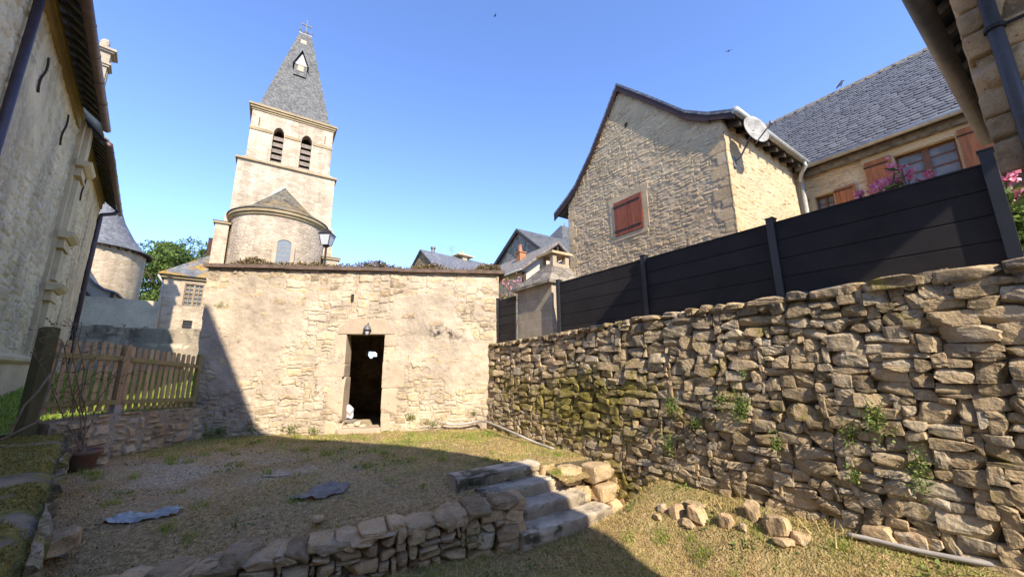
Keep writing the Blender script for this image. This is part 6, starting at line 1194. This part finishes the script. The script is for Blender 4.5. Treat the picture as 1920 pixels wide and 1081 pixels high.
# ================================================================== PLANTS
def plant(name, label, cat, c, n, spread, size, mat, seed, group=None, up=0.4, aspect=0.55, extra=None):
    rs = np.random.RandomState(seed); c = np.array(c, float); P = c + rs.randn(n, 3) * np.array(spread) * 0.55; mb = Mb()
    for _ in range(max(3, n // 22)): e = c + rs.randn(3) * np.array(spread) * 0.6; mb.tube([c - [0, 0, spread[2] * 0.6], (c + e) / 2 + 0.02 * rs.randn(3), e], 0.0035, 5, tint=0.1)
    leaves(mb, P, size, rs, aspect, up); return tag(build(name, mb, mat), label, cat, group)
wl = [((1258, 760), 130, 0.10, 'bright green tuft left of the twin ferny tufts on the dry stone wall'), ((1352, 748), 70, 0.07, 'small tuft just left of the biggest tuft on the dry stone wall'), ((1388, 762), 190, 0.12, 'biggest bright green tuft in the middle of the dry stone wall'), ((1304, 795), 50, 0.06, 'small tuft low between the two bright tufts on the dry stone wall'), ((1250, 832), 90, 0.10, 'yellowish tuft low on the dry stone wall above the stone pier'), ((1453, 830), 60, 0.08, 'thin green sprig low on the dry stone wall right of the big tuft'), ((1640, 785), 140, 0.12, 'dark green ivy patch high on the right part of the dry stone wall'), ((1592, 812), 80, 0.09, 'small ivy patch left of and below the high ivy patch'), ((1722, 862), 60, 0.09, 'straggly yellow green sprig on the shaded right part of the dry stone wall'), ((1392, 702), 24, 0.05, 'tiny weed near the top middle of the dry stone wall'), ((1725, 900), 70, 0.10, 'pale leafy sprig low on the right part of the dry stone wall'), ((1600, 890), 40, 0.07, 'single low weed on the right part of the dry stone wall')]
for i, ((x, y), n, s, lb) in enumerate(wl):
    u, z = onfr(G, x, y, RWD - 0.10); plant('wall_plant', lb, 'weed', G.p(u, RWD - 0.09, z), int(n * 1.7), (s * 0.8, s * 0.4, s * 1.1), 0.023, M['leaf_weed'], 600 + i, 'green tufts growing from the dry stone wall', 0.1, 0.8)
for i, (x, y, n, s, d, lb) in enumerate(((545, 800, 160, 0.16, 0.12, 'yellow green weed clump at the foot of the outbuilding left of its door'), (410, 805, 240, 0.19, 0.12, 'dark nettle clump at the shaded left foot of the outbuilding'), (770, 778, 120, 0.12, 0.08, 'thin weed right of the doorway halfway up its jamb stones'), (812, 790, 140, 0.17, 0.10, 'weed clump at the foot of the outbuilding near the hose end'), (470, 800, 110, 0.13, 0.10, 'small weed in the hole of the outbuilding base'), (890, 770, 70, 0.10, 0.06, 'small yellow weed high in the corner beside the dry stone wall'), (590, 803, 90, 0.12, 0.1, 'low weed tuft against the left doorway stones'))):
    u, z = onfr(B, x, y, bd - d); plant('base_weed', lb, 'weed', B.p(u, bd - d, z - 0.03), int(n * 0.6), (s, 0.06, s * 0.5), 0.036, M['leaf_weed'], 640 + i, 'weeds along the foot of the outbuilding')
for i, (x, y, n, lb) in enumerate(((1075, 842, 150, 'weed tuft at the foot of the dry stone wall behind the pier'), (1150, 866, 120, 'weed tuft on top of the stone pier'), (335, 822, 120, 'weed in the angle of the low rubble wall and the outbuilding'), (195, 850, 90, 'weed beside the flower pot'))):
    p = on_terrace(x, y); plant('ground_weed', lb, 'weed', p + [0, 0, 0.05], n, (0.14, 0.10, 0.07), 0.045, M['leaf_weed'], 660 + i, 'weeds on the terrace')
for i, (x, y, lb) in enumerate(((1225, 905, 'dry grass tuft hanging from the corner of wall and pier'), (1360, 945, 'grass tuft among the stones on the bank'), (1540, 985, 'grass tuft on the bank left of the fallen pipe'))):
    p = on_lawn(x, y); rs = np.random.RandomState(680 + i); mb = Mb(); blades(mb, p + rs.randn(140, 3) * [0.12, 0.12, 0.03] - [0, 0, 0.03], 0.10, 0.004, rs, 1.2); tag(build('grass_tuft', mb, M['dryblade']), lb, 'grass tuft', 'grass tufts on the bank')
p = LWF.p(np.array(lwu - 0.55), np.array(lwd - 0.04), np.array(rel(-1.72))); plant('wall_plant', 'green tuft between the blocks of the low wall beside the steps', 'weed', p, 90, (0.10, 0.05, 0.08), 0.035, M['leaf_weed'], 690)
p = LWF.p(np.array(lwu - 2.0), np.array(lwd - 0.05), np.array(rel(-1.86))); plant('wall_plant', 'bright green tuft at the foot of the low wall at the bottom edge', 'weed', p, 130, (0.16, 0.07, 0.07), 0.04, M['leaf_weed'], 691)

def oleander(c, n, h, w, seed, label, petal, base_z, nfl=5):
    c = np.array(c, float); rs = np.random.RandomState(seed); t = thing('oleander', label, 'shrub', [c[0], c[1], base_z], 'oleanders behind the fence'); ms, ml, mp = Mb(), Mb(), Mb()
    for i in range(n):
        e = c + rs.randn(3) * np.array([w, w, h * 0.45]) * 0.6 + [0, 0, h * 0.15]; b0 = np.array([c[0] + rs.uniform(-0.1, 0.1), c[1] + rs.uniform(-0.1, 0.1), base_z]); S = smooth_path([b0, (b0 * 0.4 + e * 0.6) + rs.randn(3) * 0.05, e], 10, 1); ms.tube(S, np.linspace(0.014, 0.005, 10), 5)
        k = rs.uniform(0.45, 1, 26); P = np.stack([np.interp(k, np.linspace(0, 1, 10), S[:, j]) for j in range(3)], 1); leaves(ml, P, 0.12, rs, 0.2, 0.6)
        if i < nfl: leaves(mp, e + rs.randn(46, 3) * 0.045 * (h / 0.4) + [0, 0, 0.02], 0.042, rs, 0.9, 0.4)
    build('stems', ms, M['stem'], t); build('foliage', ml, M['leaf_ole'], t); build('flowers', mp, petal, t)
u, z = onfr(G, 1655, 345, 5.3); oleander(G.p(u, 5.3, z - 0.06), 11, 0.26, 0.26, 700, 'pink flowering oleander behind the dark fence below the large window', M['petal'], rel(0.36), 9)
u, z = onfr(G, 1888, 345, 4.78); oleander(G.p(u - 0.02, 4.78, z - 0.08), 4, 0.18, 0.06, 701, 'pink oleander at the right end of the dark fence by the shaded house corner', M['petal'], rel(0.36), 2)
u, z = onfr(G, 950, 542, 5.2); oleander(G.p(u, 5.2, z - 0.05), 13, 0.6, 0.28, 702, 'leafy salmon flowered oleander between outbuilding and masonry barbecue', M['petal_pale'], rel(0.36), 6)
u, z = onfr(G, 1905, 430, 4.75); plant('ivy_bush', 'dark ivy clump between the last fence post and the shaded house', 'shrub', G.p(u, 4.72, z), 300, (0.10, 0.06, 0.2), 0.06, M['leaf_tree'], 710, None, 0.2, 0.8)

# the tree between round tower and church
tc_ = atr(330, 520, 50); tr = thing('broadleaf_tree', 'dense green broadleaf tree between the round tower and the church', 'tree', [tc_[0], tc_[1], rel(0)])
rs = np.random.RandomState(77); mb = Mb(); bs_ = np.array([tc_[0], tc_[1], rel(0)]); mb.tube([bs_, bs_ + [0.2, 0, 3], bs_ + [0, 0.2, 6]], [0.5, 0.4, 0.28], 10)
cl = []
for i in range(84):
    th = rs.uniform(0, 6.283); ph = rs.uniform(-1.1, 1); r = rs.uniform(0.45, 1.0); c = np.array([tc_[0] + 4.4 * r * math.cos(th) * math.cos(ph * 1.2), tc_[1] + 4.0 * r * math.sin(th) * math.cos(ph * 1.2), rel(8.6) + 4.2 * r * math.sin(ph * 1.3)]); cl.append((c, rs.uniform(0.6, 1.25)))
    if i % 3 == 0: mb.tube([bs_ + [0, 0.1, 5], (bs_ + [0, 0, 6] + c) / 2, c], [0.2, 0.12, 0.04], 6)
build('trunk', mb, M['stem'], tr); mb = Mb()
for c, r in cl:
    v = rs.randn(420, 3); v /= np.linalg.norm(v, axis=1)[:, None]; P = c + v * (r * rs.uniform(0.55, 1.0, 420))[:, None] * [1.25, 1.25, 0.75]; leaves(mb, P, 0.24, rs, 0.6, 0.3)
build('crown', mb, M['leaf_tree'], tr)

# birds
def bird(p, s, az, label, perched):
    fr = Fr(az); p = np.array(p, float); iu, idp = fr.inv(p[0], p[1]); mb = Mb()
    L_ = lambda u, d, z: fr.p(iu + u * s, idp + d * s, p[2] + z * s)
    if perched:
        mb.tube([L_(-0.9, 0, -0.55), L_(-0.5, 0, -0.1), L_(0, 0, 0.35), L_(0.25, 0, 0.75), L_(0.35, 0, 0.95), L_(0.55, 0, 0.98), L_(0.75, 0, 0.95)], np.array([0.05, 0.14, 0.27, 0.2, 0.17, 0.1, 0.02]) * s, 10)
        for d in (-0.08, 0.08): mb.tube([L_(0.0, d, 0.1), L_(0.05, d, -0.3)], 0.025 * s, 5)
    else:
        mb.tube([L_(-0.7, 0, 0), L_(-0.3, 0, 0), L_(0.1, 0, 0.02), L_(0.45, 0, 0.03), L_(0.6, 0, 0.02)], np.array([0.03, 0.1, 0.13, 0.1, 0.02]) * s, 8)
        for g in (-1, 1): A = np.array([L_(0.3, 0, 0.05), L_(0.25, g * 0.6, 0.25), L_(-0.25, g * 1.3, 0.12), L_(-0.05, g * 0.6, 0.2), L_(-0.15, 0, 0.05)]); mb.loft(A, A + [0, 0, 0.02 * s])
    return tag(build('bird', mb, M['black'], smooth=True), label, 'bird')
u, z = onfr(G, 1577, 162, 16.2); bird(G.p(u, 16.2, rel(9.45) + 0.17), 0.19, 100, 'black bird perched on the slate roof ridge', True)
bird(atr(928, 30, 40), 0.22, 60, 'tiny dark bird flying high above the outbuilding', False); bird(atr(1366, 96, 38), 0.22, 20, 'tiny dark bird flying above the gable house roof', False)

# ================================================================== GRASS
def scatter(zf, mask, x0, x1, y0, y1, n, seed, dens=None):
    rs = np.random.RandomState(seed); X = rs.uniform(x0, x1, n); Y = rs.uniform(y0, y1, n); k = mask(X, Y)
    if dens is not None: k &= rs.rand(n) < dens(X, Y)
    X, Y = X[k], Y[k]; return np.stack([X, Y, zf(X, Y) - 0.004], 1), rs
def grass(name, label, P, h, w, rs, mat, lean=0.7):
    mb = Mb(); blades(mb, P, h, w, rs, lean); return tag(build(name, mb, mat), label, 'grass', None, 'stuff')
P, rs = scatter(terr_z, inside_terrace, -6.3, 2.1, 1.6, 8.5, 150000, 801, lambda x, y: np.clip(0.1 + 0.9 * sm(0.35, 0.65, fbm(x * 2.3, y * 2.3, 811, 4)) - 0.55 * grav_t(x, y), 0.04, 1)); grass('dry_grass', 'thin dry brown grass and straw on the shaded terrace', P, 0.032, 0.003, rs, M['dryblade'], 1.6)
P, rs = scatter(terr_z, inside_terrace, -6.3, 2.1, 2.0, 8.5, 90000, 802, lambda x, y: np.clip(1.7 * green_t(x, y) * sm(0.36, 0.58, fbm(x * 1.6, y * 1.6, 813, 4)) - 0.3 * grav_t(x, y), 0, 1)); grass('green_grass', 'short green grass along the outbuilding side of the terrace', P, 0.04, 0.004, rs, M['greenblade'], 1.0)
P, rs = scatter(lawn_z, lawn_mask, -2.5, 4.3, 1.4, 6.2, 210000, 803, lambda x, y: np.clip(0.12 + 0.9 * sm(0.35, 0.62, fbm(x * 2.5, y * 2.5, 815, 4)), 0.1, 1)); grass('mown_grass', 'pale mown straw coloured grass on the lower lawn', P, 0.034, 0.0024, rs, M['dryblade'], 1.7)
P, rs = scatter(lawn_z, lawn_mask, -2.5, 4.3, 1.4, 6.2, 80000, 804, lambda x, y: np.clip(sm(0.40, 0.62, fbm(x * 1.7, y * 1.7, 817, 4)) * 0.9, 0, 1)); grass('lawn_grass', 'green grass growing through the straw on the lower lawn', P, 0.034, 0.0034, rs, M['greenblade'], 1.2)
P, rs = scatter(gard_z, lambda x, y: FN.inv(x, y)[1] > 6.95, -19, -5.6, 4.8, 19, 60000, 805); grass('garden_grass', 'bright green grass behind the picket fence', P, 0.09, 0.012, rs, M['greenblade'], 0.8)
# straw lying flat, pebbles
rs = np.random.RandomState(806); P1, _ = scatter(terr_z, inside_terrace, -6, 2, 1.8, 7, 3800, 806); P2, _ = scatter(lawn_z, lawn_mask, -2, 4.2, 1.6, 6, 4200, 807); P = np.vstack([P1, P2]); n = len(P); th = rs.uniform(0, 6.283, n); L_ = rs.uniform(0.02, 0.08, n); d = np.stack([np.cos(th), np.sin(th), rs.uniform(-0.12, 0.12, n)], 1) * L_[:, None]; s_ = np.stack([-np.sin(th), np.cos(th), 0 * th], 1) * 0.0014
P = P + [0, 0, 0.022]; V = np.stack([P - d - s_, P + d - s_, P + d + s_, P - d + s_], 1).reshape(-1, 3); mb = Mb(); mb.add(V, np.arange(n * 4).reshape(-1, 4), tint=np.repeat(0.5 + 0.5 * rs.rand(n), 4)); tag(build('loose_straw', mb, M['dryblade']), 'loose straw strewn over terrace and lower lawn', 'straw', None, 'stuff')
P, rs = scatter(terr_z, inside_terrace, -6.2, 1.8, 1.8, 8.0, 9000, 808, lambda x, y: 0.10 + 0.75 * grav_t(x, y)); n = len(P); s_ = rs.uniform(0.005, 0.016, n); V, F, tt = rocks(P + [0, 0, 0.004], np.stack([s_, s_ * 0.8, s_ * 0.5], 1), np.array([[1, 0, 0], [0, 1, 0], [0, 0, 1.0]]), 808, n=2, k=3, chips=2); mb = Mb(); mb.add(V, F, tint=tt); tag(build('gravel', mb, M['low']), 'small gravel scattered over the terrace', 'gravel', None, 'stuff')

rs = np.random.RandomState(820); mb = Mb()
for i in range(70):
    if i % 2: x, y = rs.uniform(-5.5, 1.2), rs.uniform(3.2, 7.9); ok = bool(inside_terrace(np.array(x), np.array(y))); zz = terr_z
    else: x, y = rs.uniform(-1.0, 3.2), rs.uniform(2.2, 5.4); ok = bool(lawn_mask(np.array(x), np.array(y))); zz = lawn_z
    if not ok: continue
    n = rs.randint(12, 40); X = x + rs.randn(n) * 0.07; Y_ = y + rs.randn(n) * 0.07; leaves(mb, np.stack([X, Y_, zz(X, Y_) + 0.01], 1), 0.035, rs, 0.7, 0.25)
tag(build('ground_weeds', mb, M['leaf_weed']), 'small broad leaved weeds dotted through the dry grass', 'weeds', None, 'stuff')

P1, rs = scatter(terr_z, inside_terrace, -6.2, 2.0, 1.8, 8.4, 7000, 830, lambda x, y: 0.15 + 0.85 * sm(0.45, 0.65, fbm(x * 1.8, y * 1.8, 831, 3))); P2, _ = scatter(lawn_z, lawn_mask, -2.2, 4.2, 1.6, 6.0, 5000, 832, lambda x, y: 0.1 + 0.9 * sm(0.5, 0.65, fbm(x * 1.8, y * 1.8, 833, 3)))
mb = Mb(); leaves(mb, np.vstack([P1, P2]) + [0, 0, 0.018], 0.026, rs, 0.55, 0.0); tag(build('leaf_litter', mb, M['sedum']), 'brown dry leaf litter scattered over the grass', 'leaf litter', None, 'stuff')
mb = Mb(); rs = np.random.RandomState(840)
for i in range(150):
    if i % 2: x, y = rs.uniform(-5.8, 1.6), rs.uniform(2.6, 8.0); ok = bool(inside_terrace(np.array(x), np.array(y))); zz = terr_z
    else: x, y = rs.uniform(-1.2, 3.6), rs.uniform(2.0, 5.6); ok = bool(lawn_mask(np.array(x), np.array(y))); zz = lawn_z
    if not ok: continue
    n = rs.randint(30, 110); X = x + rs.randn(n) * 0.045; Y_ = y + rs.randn(n) * 0.045; blades(mb, np.stack([X, Y_, zz(X, Y_)], 1), rs.uniform(0.05, 0.09), 0.0028, rs, 0.9)
tag(build('grass_clumps', mb, M['greenblade']), 'taller green grass clumps dotted over terrace and lawn', 'grass', None, 'stuff')
